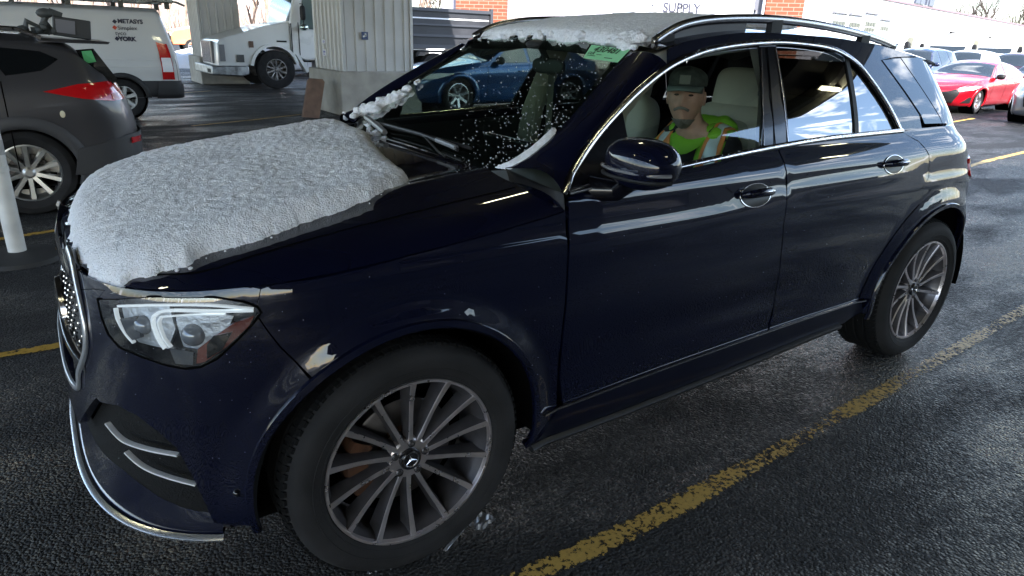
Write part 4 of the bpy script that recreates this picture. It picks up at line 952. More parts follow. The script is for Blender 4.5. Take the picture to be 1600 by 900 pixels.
# lettering on the cargo side, placed where the photo has it
rzm = Matrix.Rotation(R(-20), 3, 'Z'); nside = rzm @ Vector((0, -1, 0)); org = Vector((p[0], p[1], 0))+rzm @ Vector((0, -1.235, 0))
def onplane(u, v):
    q = Vector(ray(u, v)); c0 = Vector(CAMP); t = (org-c0).dot(nside)/q.dot(nside); return c0+q*t
a_ = onplane(1036, 12); b_ = onplane(1108, 12); wdt = (b_-a_).length
la = (r.matrix_world.inverted() if False else None)
inv = Matrix.Rotation(R(20), 3, 'Z'); lo = inv @ (a_-Vector((p[0], p[1], 0)))
text("lettering", "SUPPLY", wdt/4.05, (lo.x, lo.y, lo.z), (1, 0, 0), (0, 0, 1), INK, r, .004, bold=.016)
dq = onplane(1020, 8); lo = inv @ (dq-Vector((p[0], p[1], 0))); MB().lathe([(0, -.01), (.05, -.01)], (lo.x, lo.y, lo.z), 'Y', 16).build("dot_mark", INK, r)
dq = onplane(1061, 10); lo = inv @ (dq-Vector((p[0], p[1], 0))); MB().tube([(lo.x, lo.y-.25, 0), (lo.x, lo.y-.25, 4)], .02, 6).build("whip_aerial", BLACK, r)
for i, (u, D, hl) in enumerate(((1372, 33, "leftmost"), (1480, 35.5, "middle"), (1555, 38, "rightmost"))):
    boxtruck("work_van", "white work van facing left before the warehouse, "+hl+" of three", D, u, 60, "white work vans before the warehouse", sign=None, big=1.02, rz=R(8))
boxtruck("crane_truck", "orange and white truck far beyond the gap beside the van", 46, 296, 30, sign=None, big=1.1, paint=ORG)
boxtruck("tipper", "white van with pale windscreen above the dump body beside the brick pier", 40, 690, 20, sign=None, big=1.15)

# ================================================================== the near SUV
suvr = empty("navy_suv", (0, 0, 0), 0, "large navy blue SUV in front with multi-spoke wheels and snow on its bonnet", "car")
Wz = pchip([.18, .24, .30, .36, .45, .58, .70, .80, .90, .97, 1.00, 1.03, 1.08, 1.13, 1.17, 1.20, 1.30, 1.40, 1.50, 1.62, 1.70], [.85, .885, .915, .928, .930, .940, .955, .963, .965, .9655, .962, .953, .946, .938, .915, .889, .846, .797, .742, .672, .622])
Lf = pchip([.18, .25, .32, .45, .60, .75, .88, .96, 1.02, 1.08], [.80, .82, .832, .825, .812, .800, .785, .762, .731, .684])
Lr = pchip([.18, .30, .45, .60, .70, .90, 1.05, 1.16, 1.25, 1.45, 1.62], [.70, .80, .82, .80, .77, .70, .60, .50, .43, .34, .26])
def mk(n, m=200):
    P = [(math.sin(a)**(2/n), math.cos(a)**(2/n)) for a in [i/m*math.pi/2 for i in range(m+1)]]; L = [0]
    for i in range(m): L.append(L[-1]+math.hypot(.82*(P[i+1][0]-P[i][0]), .95*(P[i+1][1]-P[i][1])))
    return P, L
def lk(T, s):
    P, L = T; s = max(0, min(s, L[-1]-1e-9)); lo, hi = 0, len(L)-1
    while hi-lo > 1:
        k = (lo+hi)//2
        if L[k] <= s: lo = k
        else: hi = k
    t = (s-L[lo])/(L[hi]-L[lo]); return P[lo][0]+t*(P[hi][0]-P[lo][0]), P[lo][1]+t*(P[hi][1]-P[lo][1])
TF = mk(3.0); TR = mk(3.0); SF = TF[1][-1]; SR = TR[1][-1]; X1 = 3.0; WB = 2.995; WC = .385
def S(s, z):
    w = Wz(z)
    if s < 0:
        cx_, k = lk(TF, -s); X = -Lf(z)*cx_
    elif s <= X1: X = s; k = 1
    else: cx_, k = lk(TR, s-X1); X = X1+Lr(z)*cx_
    up = max(0, min(1, (z-1.18)/.44))
    if up > 0: w -= up*.05*max(0, (1.25-X))**2+up*.035*max(0, X-1.9)**2
    for c0, ra_, rb_ in ((0, .445, .535), (WB, .48, .585)):
        r = math.hypot(X-c0, z-WC)
        if r < rb_: w += .024*(1-sst(ra_, rb_, r))*sst(.15, .35, z)
    w -= .014*math.exp(-((X-1.5)/.75)**4)*sst(.25, .4, z)*(1-sst(.5, .8, z))
    # shoulder crease running back from the front wing, and a second one low on the doors
    w += .009*math.exp(-((z-(.985+.03*X))/.030)**2)*sst(.9, 1.6, X)*(1-sst(2.3, 2.9, X))
    w += .006*math.exp(-((z-(.50+.012*X))/.05)**2)*sst(.5, 1.0, X)*(1-sst(2.2, 2.6, X))
    if k < .02: return (X, -w*k, z)
    return (X, -w*k, z)
GS = [(s, z, pr(S(s, z))) for s in np.linspace(-1.25, 3.9, 75) for z in np.linspace(.2, 1.62, 26) if np.dot(fnorm(S, s, z), CAMP-np.array(S(s, z))) > 0]
GA = np.array([(a, b, q[0], q[1]) for a, b, q in GS])
def solve2(fm, u, v, s, z):
    for _ in range(25):
        q = pr(fm(s, z)); h = 1e-4; J = np.stack([(pr(fm(s+h, z))-q)/h, (pr(fm(s, z+h))-q)/h], 1)
        try: st = np.clip(np.linalg.solve(J, np.array([u, v])-q), -.08, .08)
        except Exception: break
        s += st[0]; z += st[1]
        if abs(st).max() < 1e-6: break
    return float(s), float(z)
def hs(u, v):
    d = np.hypot(GA[:, 2]-u, GA[:, 3]-v); i = d.argmin(); return solve2(S, u, v, GA[i, 0], GA[i, 1])
def hsl(L): return [hs(*p) for p in L]
def dropper(s, z): return np.array(S(s, z)), fnorm(S, s, z)

belt = pchip([.53, .8, 1.09, 1.64, 2.03, 2.61], [1.138, 1.160, 1.178, 1.210, 1.224, 1.228])
sillz = lambda s: .392+.0185*(s-.47)
front_arch = [(WB*0+.452*math.cos(R(a)), WC+.452*math.sin(R(a))) for a in range(-40, 221, 6)]
def archpts(c0, r, a0, a1, n=26): return [(c0+r*math.cos(R(a0+(a1-a0)*i/n)), WC+r*math.sin(R(a0+(a1-a0)*i/n))) for i in range(n+1)]
def s_of_X(X, z):   # inverse of S for x<0
    if X >= 0: return X
    lo, hi = -SF, 0
    for _ in range(40):
        m = (lo+hi)/2
        if S(m, z)[0] < X: lo = m
        else: hi = m
    return lo
GAP = .0028
# --- lower body: patches of one surface, each panel inset by the shut gap
doorlead = [(.536, 1.138), (.538, .95), (.545, .70), (.560, .50), (.585, sillz(.585))]
doormid = [(1.645, 1.209), (1.640, 1.05), (1.643, .92), (1.668, .78), (1.70, .68), (1.728, .575), (1.74, sillz(1.74))]
rearcut = [(2.625, 1.228), (2.72, 1.185), (2.775, 1.12), (2.79, 1.02), (2.70, .955)]
rarc = [(p[0], p[1]) for p in archpts(WB, .565, 118, 178, 12)]
fd = [(s, belt(s)) for s in np.linspace(.545, 1.64, 14)]+doormid[1:]+[(s, sillz(s)) for s in np.linspace(1.70, .62, 10)]+doorlead[:0:-1]
def M_(name, poly, mat=None, **k): return patch(name, inset(poly, k.pop("gap", GAP)), S, mat or PAINT, k.pop("parent", suvr), **k)
M_("front_door", fd, step=.045, mirror=True, rim=.02)
rdp = [(s, belt(s)) for s in np.linspace(1.645, 2.62, 12)]+rearcut[1:-1]+rarc+[(s, sillz(s)) for s in np.linspace(2.425, 1.75, 8)]+doormid[::-1][1:-1]
M_("rear_door", rdp, step=.045, mirror=True, rim=.02)
# wing: from headlight tip to door, down to arch, back of arch to sill
zsh = pchip([-.80, -.5, 0, .3, .53, .70], [.955, .995, 1.035, 1.065, 1.095, 1.13])
hl = hsl([(153, 467), (240, 463), (334, 464), (380, 471), (402, 479), (408, 488), (396, 505), (372, 530), (340, 560), (314, 573), (290, 576), (262, 571), (221, 557), (187, 542), (170, 523), (160, 498)])
af = archpts(0, .452, -14, 196)
bs = s_of_X(-.50, .6)     # bumper / wing split just ahead of the arch
wing = [(s, zsh(s)) for s in np.linspace(.53, -.30, 12)]+[(s, zsh(S(s, 1.0)[0])) for s in (-.33, -.36, -.39)]+[(-.424, .999), (-.4275, .9375), (-.367, .8435), (-.332, .80)]+[p for p in archpts(0, .452, 129, -12, 22)]+[(.448, .30), (.50, .30), (.56, sillz(.56)), (.553, .50), (.545, .60), (.540, .70), (.535, .95), (.533, 1.09)]
M_("front_wing", wing, step=.022, mirror=True, rim=.02)
mouth = hsl([(150, 622), (158, 629), (185, 634), (215, 650), (250, 677), (275, 699), (298, 740), (322, 790), (334, 818)])
bump = [(-SF, .470), (-1.12, .468)]+mouth+[(-.50, .300), (-.47, .305)]+[(s_of_X(p[0], p[1]), p[1]) for p in archpts(0, .452, 192, 129, 12)]+[(-.332, .80), (-.367, .8435)]
hlow = [hl[i] for i in (6, 7, 8, 9, 10, 11, 12, 13, 14, 15, 0)]
gedge = hsl([(126, 580), (137, 540), (129, 475), (117, 415), (109, 388)])
grille = [(-SF, .60), (gedge[0][0]-.07, .60)]+gedge+[(-SF, .905)]

intake = hsl([(158, 629), (185, 634), (215, 650), (250, 677), (275, 699), (298, 740), (322, 790), (290, 778), (262, 765), (238, 752), (222, 738), (210, 715), (190, 690), (170, 665)])
bump2 = bump+[(-.4275, .9375)]+hlow+[(-.87, .955), (-.93, .945), (-1.0, .925), (-SF, .925)]+[(-SF, .905)]+grille[::-1][1:-1]+[(-SF, .50)]
lowin = [(-SF+.001, .33), (-1.0, .33), (-.97, .44), (-SF+.001, .45)]
M_("front_bumper", bump2, step=.024, mirror=True, rim=.025, gap=.0012)
hood_side = hl[0]
# nose strip between hood edge and headlight top
nose = [(-SF, .925), (-1.0, .925), (-.93, .945), (-.87, .955)]+[hl[0], hl[1], hl[2], hl[3], hl[4]]+[(-.424, .965), (-.423, .998)]+[(s, zsh(S(s, 1.0)[0])) for s in (-.45, -.5)]+[(s, max(.955, zsh(S(s, .96)[0]))) for s in (-.6, -.7, -.8, -.9, -1.0, -1.2)]+[(-SF, .955)]
M_("nose_panel", nose, step=.03, mirror=True, gap=.0006)
sill = [(.50, .30), (.44, .262), (.9, .262), (1.7, .29), (2.35, .325), (2.47, .37), (2.45, sillz(2.45)-.004)]+[(s, sillz(s)-.004) for s in np.linspace(2.3, .56, 8)]
M_("side_skirt", sill, M("skirt_paint", (.0025, .0032, .010), .45, 0, .55, spec=.08), step=.05, mirror=True, rim=.03, gap=.001, off=.006)
pts = [dropper(s, sillz(s)-.001) for s in np.linspace(.49, 2.47, 30)]; ribbon("sill_trim", [p+n*.006 for p, n in pts], [n for p, n in pts], .010, .005, CHROME, suvr, mirror=True)
pts = [dropper(s, z) for s, z in zip(np.linspace(.46, 2.30, 30), np.interp(np.linspace(.46, 2.30, 30), [.46, .9, 1.7, 2.3], [.262, .264, .292, .326]))]; ribbon("running_board", [p+n*.012 for p, n in pts], [n for p, n in pts], .022, .014, M("dull_alu", (.03, .03, .032), .4, .5), suvr, mirror=True)
# rear quarter with D-pillar foot
ztop = lambda s: 1.232
qp = [(2.60, 1.232)]+[(s, 1.242) for s in np.linspace(2.75, X1+SR, 16)]+[(X1+SR, .28), (X1+.62, .28), (X1+.50, .30)]+[(p[0] if p[0] < X1 else X1+(p[0]-X1)*1.02, p[1]) for p in archpts(WB, .47, -8, 186, 28)]+[(2.46, .36), (2.50, .43), (2.44, .44)]+[(p[0]+.004, p[1]) for p in rarc[::-1]]+[(2.70, .952), (2.79, 1.02), (2.775, 1.12), (2.72, 1.185)]
M_("rear_quarter", qp, step=.028, mirror=True, rim=.03)
sl_ = [(X1+.45+.0*i, z) for i, z in enumerate((1.235, 1.1, .95, .75))]
pts = [dropper(s, z) for s, z in smoothpoly([(X1+.52, 1.235), (X1+.56, 1.10), (X1+.58, .95), (X1+.60, .76), (X1+.70, .70), (X1+SR-.01, .70)], 6)]; ribbon("tailgate_seam", [p for p, n in pts], [n for p, n in pts], .008, .0012, LINER, suvr, mirror=True)
# tail light
tl = [(X1+.33, .99), (X1+.37, 1.065), (X1+.55, 1.075), (X1+.95, 1.06), (X1+.95, .98), (X1+.6, .955), (X1+.42, .955)]
patch("tail_light", tl, S, REDLENS, suvr, step=.04, off=.008, rim=.012, mirror=True)
bmp = [(X1+.52, .30), (X1+.48, .50), (X1+.55, .66), (X1+SR, .68), (X1+SR, .34)]
patch("rear_bumper", bmp, S, PAINT, suvr, step=.05, off=.012, rim=.02, mirror=True)
# fender flares
for c0, r_, a0, a1, nm in ((0, .456, -13, 193, ""), (WB, .474, -6, 188, "")):
    P_ = []; N_ = []
    for i in range(46):
        a = R(a0+(a1-a0)*i/45); x = c0+r_*math.cos(a); z = WC+r_*math.sin(a); s = s_of_X(x, z) if x < 0 else x
        p, n = dropper(s, z); P_.append(p+n*.0); N_.append(n)
    ribbon("arch_lip", P_, N_, .026, .010, PAINT, suvr, mirror=True)
    for sd_ in (-1, 1):
        m = MB(); m.lathe([(r_-.004, sd_*.945), (r_+.004, sd_*.60), (.1, sd_*.59)], (c0, 0, WC), 'Y', 48, a0=R(-6), a1=R(186))
        m.build("wheel_liner", LINER, suvr, sharp=None)
# inner shell so that no gap is seen through
ish = [(-SF, .30), (-.62, .30), (-.45, .80), (0, .86), (.40, .66), (.50, .36), (2.46, .36), (2.60, .75), (3.0, .90), (3.40, .80), (X1+.60, .36), (X1+SR, .36), (X1+SR, 1.16), (2.6, 1.16), (.62, 1.08), (0, .98), (-.3, .9), (-SF, .85)]
patch("inner_shell", ish, S, LINER, suvr, step=.1, off=-.045, rim=0, mirror=True)
box("underbody", (1.5, 0, .33), (2.0, .80, .07), LINER, suvr); box("engine_bay", (0.1, 0, .62), (.5, .55, .25), LINER, suvr)

# --- bonnet
ringpts = [S(s, .99)[:2] for s in np.linspace(0, -SF, 60)]
RX = np.array([p[0] for p in ringpts]); RY = np.array([p[1] for p in ringpts])
zcH = pchip([-.80, -.70, -.4, 0, .45, .6], [.968, 1.0, 1.06, 1.118, 1.170, 1.186])
def shoulder_y(X):
    z = zsh(X)
    if X >= 0: return abs(S(X, z)[1])
    return float(np.interp(-X, -RX, -RY))*abs(S(0, z)[1])/abs(S(0, .99)[1])
def ringdist(X, y):
    d = shoulder_y(X)-abs(y)
    if X < -.15:
        q = RX*abs(Lf(.96)/Lf(.99)); d = min(d, float(np.min(np.hypot(q-X, -RY-abs(y)))))
    return max(0, d)
def zH(X, y):
    d = ringdist(X, y); zt = zcH(X)-.016*(y/.8)**2+.012*math.exp(-((abs(y)-.60)/.06)**2)*sst(-.75, -.3, X)
    z0 = zsh(X) if X > -.55 else .957+(zsh(X)-.957)*sst(-.80, -.55, X)
    return z0+(zt-z0)*(1-math.exp(-d/.055))
HF = lambda X, y: (X, y, zH(X, y))
rearedge = lambda y: .44+.10*(1-(y/.8)**2)*0+.02
hp_ = [(rearedge(0), 0), (rearedge(0), -.74), (.50, -.80), (.53, -shoulder_y(.53)+.001)]+[(x, -shoulder_y(x)+.001) for x in (.4, .25, .1, 0, -.1, -.2, -.3)]+[(RX[i]*.995, RY[i]*.998) for i in range(10, 60, 2) if RX[i] < -.33]+[(RX[-1]*.995, -.0)]
patch("bonnet", hp_, HF, PAINT, suvr, step=.035, rim=.012, mirror=True)
pts = []
for x in np.linspace(-.62, .44, 26): pts.append((x, -(min(.80, shoulder_y(x)-.075)), 0))
ribbon("bonnet_seam", [(x, y, zH(x, y)+.0005) for x, y, _ in pts], [fnorm(HF, x, y) for x, y, _ in pts], .006, .0012, LINER, suvr, mirror=True)

# --- windscreen and pillars
WSL, WZ0 = 1.60, 1.18
def Xw(y, z): return .475+(z-WZ0)*WSL+.06*y*y
WS = lambda y, z: (Xw(y, z), y, z)           # params y,z ; outward is -X,+Z
def hw(u, v):
    q = ray(u, v); lo, hi = .5, 4.; f = lambda t: (lambda p: p[0]-Xw(p[1], p[2]))(CAMP+q*t)
    fl = f(lo)
    for _ in range(50):
        m = (lo+hi)/2
        if (f(m) > 0) == (fl > 0): lo = m
        else: hi = m
    p = CAMP+q*lo; return float(p[1]), float(p[2])
near = [hw(u, v) for u, v in ((790, 264), (835, 236), (870, 209), (905, 170), (935, 135), (962, 105), (985, 84))]
yb, yt = near[0][0], near[-1][0]
zt_ = 1.597
def mir(p): return (-p[0], p[1])
near = [(max(p[0], -.80), p[1]) for p in near]
wpoly = near+[(near[-1][0]+.03, 1.585), (0, zt_)]+[(-near[-1][0]-.03, 1.585)]+[mir(p) for p in near[::-1]]+[(.5, near[0][1]-.030), (0, near[0][1]-.04), (-.5, near[0][1]-.030)]
patch("windscreen", wpoly, WS, GLASSW, suvr, step=.06, rim=0, flip=True, smoothn=True)
FRIT = M("frit_black", (.006, .006, .007), .25)
frp = near+[(near[-1][0]+.03, 1.585), (0, zt_), (0, zt_-.045), (near[-1][0]+.075, 1.535)]+[(p[0]+.035, p[1]-.0) for p in near[::-1]][1:-1]+[(near[0][0]+.09, near[0][1]+.045), (-.35, near[0][1]+.045), (0, near[0][1]+.04), (0, near[0][1]-.04), (-.5, near[0][1]-.03)]
patch("frit_band", frp, WS, FRIT, suvr, step=.05, rim=0, flip=True, off=-.004, mirror=True)
# DLO (side glazing outline) on S
dlo_top = hsl([(880, 303), (890, 277), (905, 250), (930, 214), (960, 179), (1000, 139), (1045, 104), (1090, 83), (1130, 73), (1180, 67), (1230, 66), (1287, 73), (1315, 83), (1340, 101), (1362, 128), (1385, 162), (1400, 190), (1407, 205)])
dlo_bot = [(s, belt(s)+.004) for s in np.linspace(2.58, .60, 24)]
dlo = dlo_top+dlo_bot
# A pillar: strips from the glazing outline to the windscreen edge
zs = pchip([.4, 1.0, 1.10, 1.3, 1.75, 2.2, 2.6, 3.0, 3.35, 3.6], [1.30, 1.53, 1.553, 1.60, 1.64, 1.635, 1.612, 1.565, 1.515, 1.46])
rowsA = []
dt = smoothpoly(dlo_top[:8], 4); wn_ = smoothpoly(near, 6)
def sample(P, t):
    P = np.array(P); L = np.concatenate([[0], np.cumsum(np.linalg.norm(np.diff(P, axis=0), axis=1))]); t *= L[-1]; return np.array([np.interp(t, L, P[:, k]) for k in range(P.shape[1])])
D3 = [S(*p) for p in dt]; W3 = [WS(*p) for p in wn_]
D3 = [p for p in D3 if p[0] < 1.16]
for i in range(25):
    t = i/24; a = sample(D3, t); b = sample(W3, t); nS = fnorm(S, a[0], a[2]); nW = np.array((-.53, 0, .848)); row = []
    ds = float(np.linalg.norm(b-a))
    for j in range(11):
        q = j/10; c1 = a+(np.array((-.15, .12, .45)) if False else (np.cross(nS, (0, 0, 0))))
        # cubic bezier: leaves the side surface tangentially, meets the screen slightly proud
        tgS = (b-a)-nS*np.dot(b-a, nS); tgS /= max(np.linalg.norm(tgS), 1e-6); tgW = (a-b)-nW*np.dot(a-b, nW); tgW /= max(np.linalg.norm(tgW), 1e-6)
        p1 = a+tgS*ds*.42; p2 = b+nW*.012+tgW*ds*.38; b2 = b+nW*.004
        row.append(tuple((1-q)**3*a+3*(1-q)**2*q*p1+3*(1-q)*q*q*p2+q**3*b2))
    rowsA.append(row)
loft("front_pillar", rowsA, PAINT, suvr, mirror=True)
# cowl corner between wing top, bonnet rear edge, pillar foot
rowsC = []
for i in range(9):
    q = i/8; row = []
    a = np.array(S(.53, zsh(.53)))*(1-q)+np.array((.46, -.74, zH(.46, -.74)))*q
    b = np.array(rowsA[0][0])*(1-q)+np.array(rowsA[0][-1])*q
    if 0 < q < 1: a = np.array((a[0], a[1], zH(min(a[0], .53), a[1])))
    mid = (a+b)/2+np.array((0, 0, .008))
    for j in range(7):
        t = j/6; row.append(tuple((1-t)**2*a+2*(1-t)*t*mid+t*t*b))
    rowsC.append(row)
loft("pillar_foot", rowsC, BLACK, suvr, mirror=True)
# cowl with wipers
rowsK = []
for y in np.linspace(-.76, .76, 21):
    row = []
    for t, dz in ((0, -.004), (.3, -.04), (.7, -.035), (1, -.004)):
        x0 = .46; x1 = Xw(y, near[0][1]-.03); row.append((x0+(x1-x0)*t, y, (zH(.46, y) if t < .5 else near[0][1]-.03)+dz))
    rowsK.append(row)
loft("cowl", rowsK, BLACK, suvr)
# roof and frames
def roofz(X):
    return pchip([.9, 1.10, 1.3, 1.75, 2.2, 2.6, 3.0, 3.3, 3.5], [1.55, 1.600, 1.642, 1.693, 1.700, 1.685, 1.648, 1.60, 1.55])(X)
rowsR = []
XR = np.linspace(1.135, 3.33, 48)
for X in XR:
    z0 = zs(X); ys = abs(S(X, z0)[1]); zc = roofz(X); row = []
    if X > 3.05: ys *= (1-((X-3.05)/.55)**2.4*.5)
    for i in range(15):
        q = i/14; row.append((X-.035*(1-q)**2*(1 if X < 1.2 else 0), -ys*(1-q)**.9, z0+(zc-z0)*(1-(1-q)**2.3)))
    rowsR.append(row)
loft("roof", rowsR, PAINT, suvr, mirror=True, sharp=None)
up = [p for p in dlo_top[6:]]+[(2.60, 1.236), (2.66, 1.236), (2.80, 1.238)]+[(2.80, 1.30), (2.72, 1.40), (2.60, 1.545), (2.75, 1.56), (3.0, zs(3.0)+.002)]+[(x, zs(x)+.001) for x in np.linspace(2.9, 1.16, 16)]
M_("side_frame", up, step=.035, mirror=True, gap=.0, rim=.01)
# glazing behind the rear pillar and round the tailgate
qg = [(2.605, 1.545), (2.73, 1.40), (2.81, 1.30), (2.83, 1.255), (3.02, 1.250), (2.90, 1.42), (2.80, 1.555)]
tg = [(2.805, 1.558), (2.905, 1.42), (3.025, 1.250), (3.3, 1.246), (X1+SR, 1.246), (X1+SR, 1.52), (3.25, 1.535), (3.0, 1.56)]
patch("rear_quarter_window", inset(qg, .002), S, PRIV, suvr, step=.04, off=.003, rim=.006, mirror=True)
patch("tailgate_window", inset(tg, .002), S, PRIV, suvr, step=.05, off=.003, rim=.006, mirror=True)
lastrow = rowsR[-1]; ly = np.array([p[1] for p in lastrow]); rowsS = []
for i in range(24):
    t = i/23; s = 2.98+t*(X1+SR-2.98); a = np.array(S(s, 1.545)); 
    if s < 3.32 and a[0] < 3.33:
        X = a[0]; top = np.array((X, a[1], zs(X)))
    k = (a[1], ); yy = a[1]*.97
    tx_ = np.interp(yy, ly, [p[0] for p in lastrow]); tz_ = np.interp(yy, ly, [p[2] for p in lastrow])
    if a[0] < 3.3: tx_ = a[0]; tz_ = zs(a[0]); yy = -abs(S(a[0], tz_)[1])*(1-max(0, (a[0]-3.05)/.55)**2.4*.5)
    top = np.array((tx_, yy, tz_)); low = a+np.array((.008, 0, 0)); mid = (top+low)/2+np.array((.004, -.002, .001))
    rowsS.append([tuple(low-np.array((.02, 0, .0))), tuple(low), tuple(mid), tuple(top)])
loft("spoiler", rowsS, PAINT, suvr, mirror=True)

# --- bright trim round the side glass
ring = []
for p in smoothpoly(dlo_top, 5)+[(s, belt(s)+.003) for s in np.linspace(2.60, .56, 40)]: ring.append(p)
def trim(name, prm, wid, off=.003, thk=.006, mat=CHROME, inw=0):
    P_ = [dropper(*p) for p in prm]; return ribbon(name, [p+n*off for p, n in P_], [n for p, n in P_], wid, thk, mat, suvr, mirror=True)
trim("window_trim", smoothpoly(dlo_top, 5), .022)
trim("window_trim", [(s, belt(s)+.008) for s in np.linspace(2.61, .55, 44)], .020)
# side glass
def offpoly(poly, g): return inset(poly, g)
dloi = inset(smoothpoly(dlo_top, 3)+dlo_bot, .004)
def clip(poly, f, keep):
    """half-plane clip, f(p) signed"""
    out = []
    for i in range(len(poly)):
        a, b = poly[i], poly[(i+1) % len(poly)]; fa, fb = f(a)*keep, f(b)*keep
        if fa >= 0: out.append(a)
        if (fa >= 0) != (fb >= 0): t = fa/(fa-fb); out.append((a[0]+(b[0]-a[0])*t, a[1]+(b[1]-a[1])*t))
    return out
def ln(p, q): return lambda r: (q[0]-p[0])*(r[1]-p[1])-(q[1]-p[1])*(r[0]-p[0])
B1 = (hs(1187, 72), hs(1190, 233)); B2 = (hs(1215, 74), hs(1234, 223)); B3 = (hs(1323, 95), hs(1337, 208)); B4 = (hs(1329, 99), hs(1343, 207)); B0 = (hs(955, 183), hs(952, 300)); 
B0 = ((.80, 1.40), (.80, 1.1))
def bet(l, r): 
    q = clip(dloi, ln(*l), 1) if l else dloi
    return clip(q, ln(*r), -1) if r else q
def orient(l): return l
fg = bet(None, B1)
if abs(area2(fg)) < .01 or max(p[0] for p in fg) > 1.9: fg = clip(dloi, ln(*B1), 1)
def pick(poly, l, lessx):
    a = clip(poly, ln(*l), 1); b = clip(poly, ln(*l), -1); ma = np.mean([p[0] for p in a]); mb_ = np.mean([p[0] for p in b]); return (a if (ma < mb_) == lessx else b)
fg = pick(dloi, B1, True); tri = pick(fg, ((.87, 1.5), (.85, 1.1)), True); fg2 = pick(fg, ((.87, 1.5), (.85, 1.1)), False)
patch("front_door_glass", fg2, S, GLASSF, suvr, step=.06, off=-.010, rim=0, mirror=True)
patch("mirror_triangle", tri, S, BLACKGLOSS, suvr, step=.05, off=-.004, rim=.004, mirror=True)
bp_ = pick(pick(dloi, B1, False), B2, True); patch("door_pillar_cover", inset(bp_, .001), S, BLACKGLOSS, suvr, step=.05, off=-.004, rim=.006, mirror=True)
rg = pick(pick(dloi, B2, False), B3, True); patch("rear_door_glass", rg, S, GLASSR, suvr, step=.06, off=-.010, rim=0, mirror=True)
qb = pick(pick(dloi, B3, False), B4, True); patch("window_bar", qb, S, BLACK, suvr, step=.05, off=-.003, rim=.006, mirror=True)
qg2 = pick(dloi, B4, False); patch("rear_side_glass", qg2, S, GLASSR, suvr, step=.06, off=-.010, rim=0, mirror=True)
trim("window_gap", [hs(1199, 74), hs(1205, 150), hs(1212, 230)], .004, -.001, .002, LINER); trim("window_gap", [hs(1190, 74), hs(1192, 150), hs(1194, 232)], .003, -.002, .003, CHROME); trim("window_gap", [hs(1213, 76), hs(1224, 150), hs(1232, 223)], .005, -.002, .003, CHROME)
# seams reaching the doors' edges are the gaps themselves; mirror, handles
mc = at(1003, 257, y=-1.07)
m = MB().sphere((0, 0, 0), (.088, .132, .078), 36, 24, e=.80, M3=Matrix.Rotation(R(-8), 3, 'Z'))
for i, v_ in enumerate(m.V):
    x, y, z = v_; m.V[i] = (max(-.12, min(x, .052+.01*z)), y*(1-.12*(z < 0)*abs(z)/.078), z*(1.0 if z > 0 else .92))
mir_ = []
for sg in (1,):
    o = MB().add([(v_[0]+mc[0], sg*(v_[1]+mc[1]), v_[2]+mc[2]) for v_ in m.V], m.F).build("wing_mirror", PAINT, suvr, sharp=45); mir_.append(o)
    b0_ = np.array(S(.66, 1.15))
    MB().tube([(b0_[0], sg*(b0_[1]+.03), 1.145), (mc[0]+.01, sg*(b0_[1]-.03), 1.145), (mc[0]+.005, sg*(mc[1]+.06), mc[2]-.065)], [.045, .036, .035], 12).build("mirror_foot", BLACKGLOSS, o)
    g_ = MB()
    for j in range(11):
        a = R(-78+156*j/10+180); g_.V += [] 
    pl = [(mc[0]-.0885*abs(math.cos(R(t)))**.8+.0, sg*(mc[1]+.132*math.sin(R(t))), mc[2]-.012) for t in range(-86, 60, 8)]
    MB().tube([(p[0]-.003, p[1], p[2]) for p in pl], .0055, 8).build("indicator_strip", M("indicator_lens", (.40, .40, .42), .12, .6, .5), o)
    MB().tube([(p[0]*1.0+.001, p[1], p[2]-.022) for p in pl], .006, 8).build("mirror_groove", BLACK, o)
for (u, v, a_, b_h) in ((1180, 305, .088, .060), (1396, 257, .084, .056)):
    s0, z0 = hs(u, v); P_ = []; N_ = []
    b_h *= .72
    cup = [(s0+a_*math.cos(t), z0+b_h*math.sin(t)) for t in np.linspace(0, 2*math.pi, 33)[:-1]]
    patch("handle_cup", cup, S, M("cup_black", (.002, .002, .003), .3, 0, 0, spec=.2), suvr, step=.02, off=.0015, rim=0, mirror=True)
    for p in cup: a, n = dropper(*p); P_.append(a+n*.002); N_.append(n)
    ribbon("cup_edge", P_, N_, .004, .0015, CHROME, suvr, closed=True, mirror=True)
    for sg in (1, -1):
        base, n = dropper(s0, z0); V = []
        pts = [(-.086, 0), (-.074, .022), (-.035, .036), (.035, .036), (.074, .022), (.086, 0)]
        V = [base+np.array((dx_*.9, 0, .006))+n*(dn+.002) for dx_, dn in pts]; V = [(q[0], q[1]*sg, q[2]) for q in V]
        MB().tube(V, [.010, .015, .017, .017, .015, .010], 10).build("door_handle", PAINT, suvr)
        V2 = [base+np.array((dx_*.9, 0, .006))+n*(dn+.016) for dx_, dn in pts[1:-1]]; V2 = [(q[0], q[1]*sg, q[2]) for q in V2]
        MB().tube(V2, .003, 6).build("handle_strip", CHROME, suvr)
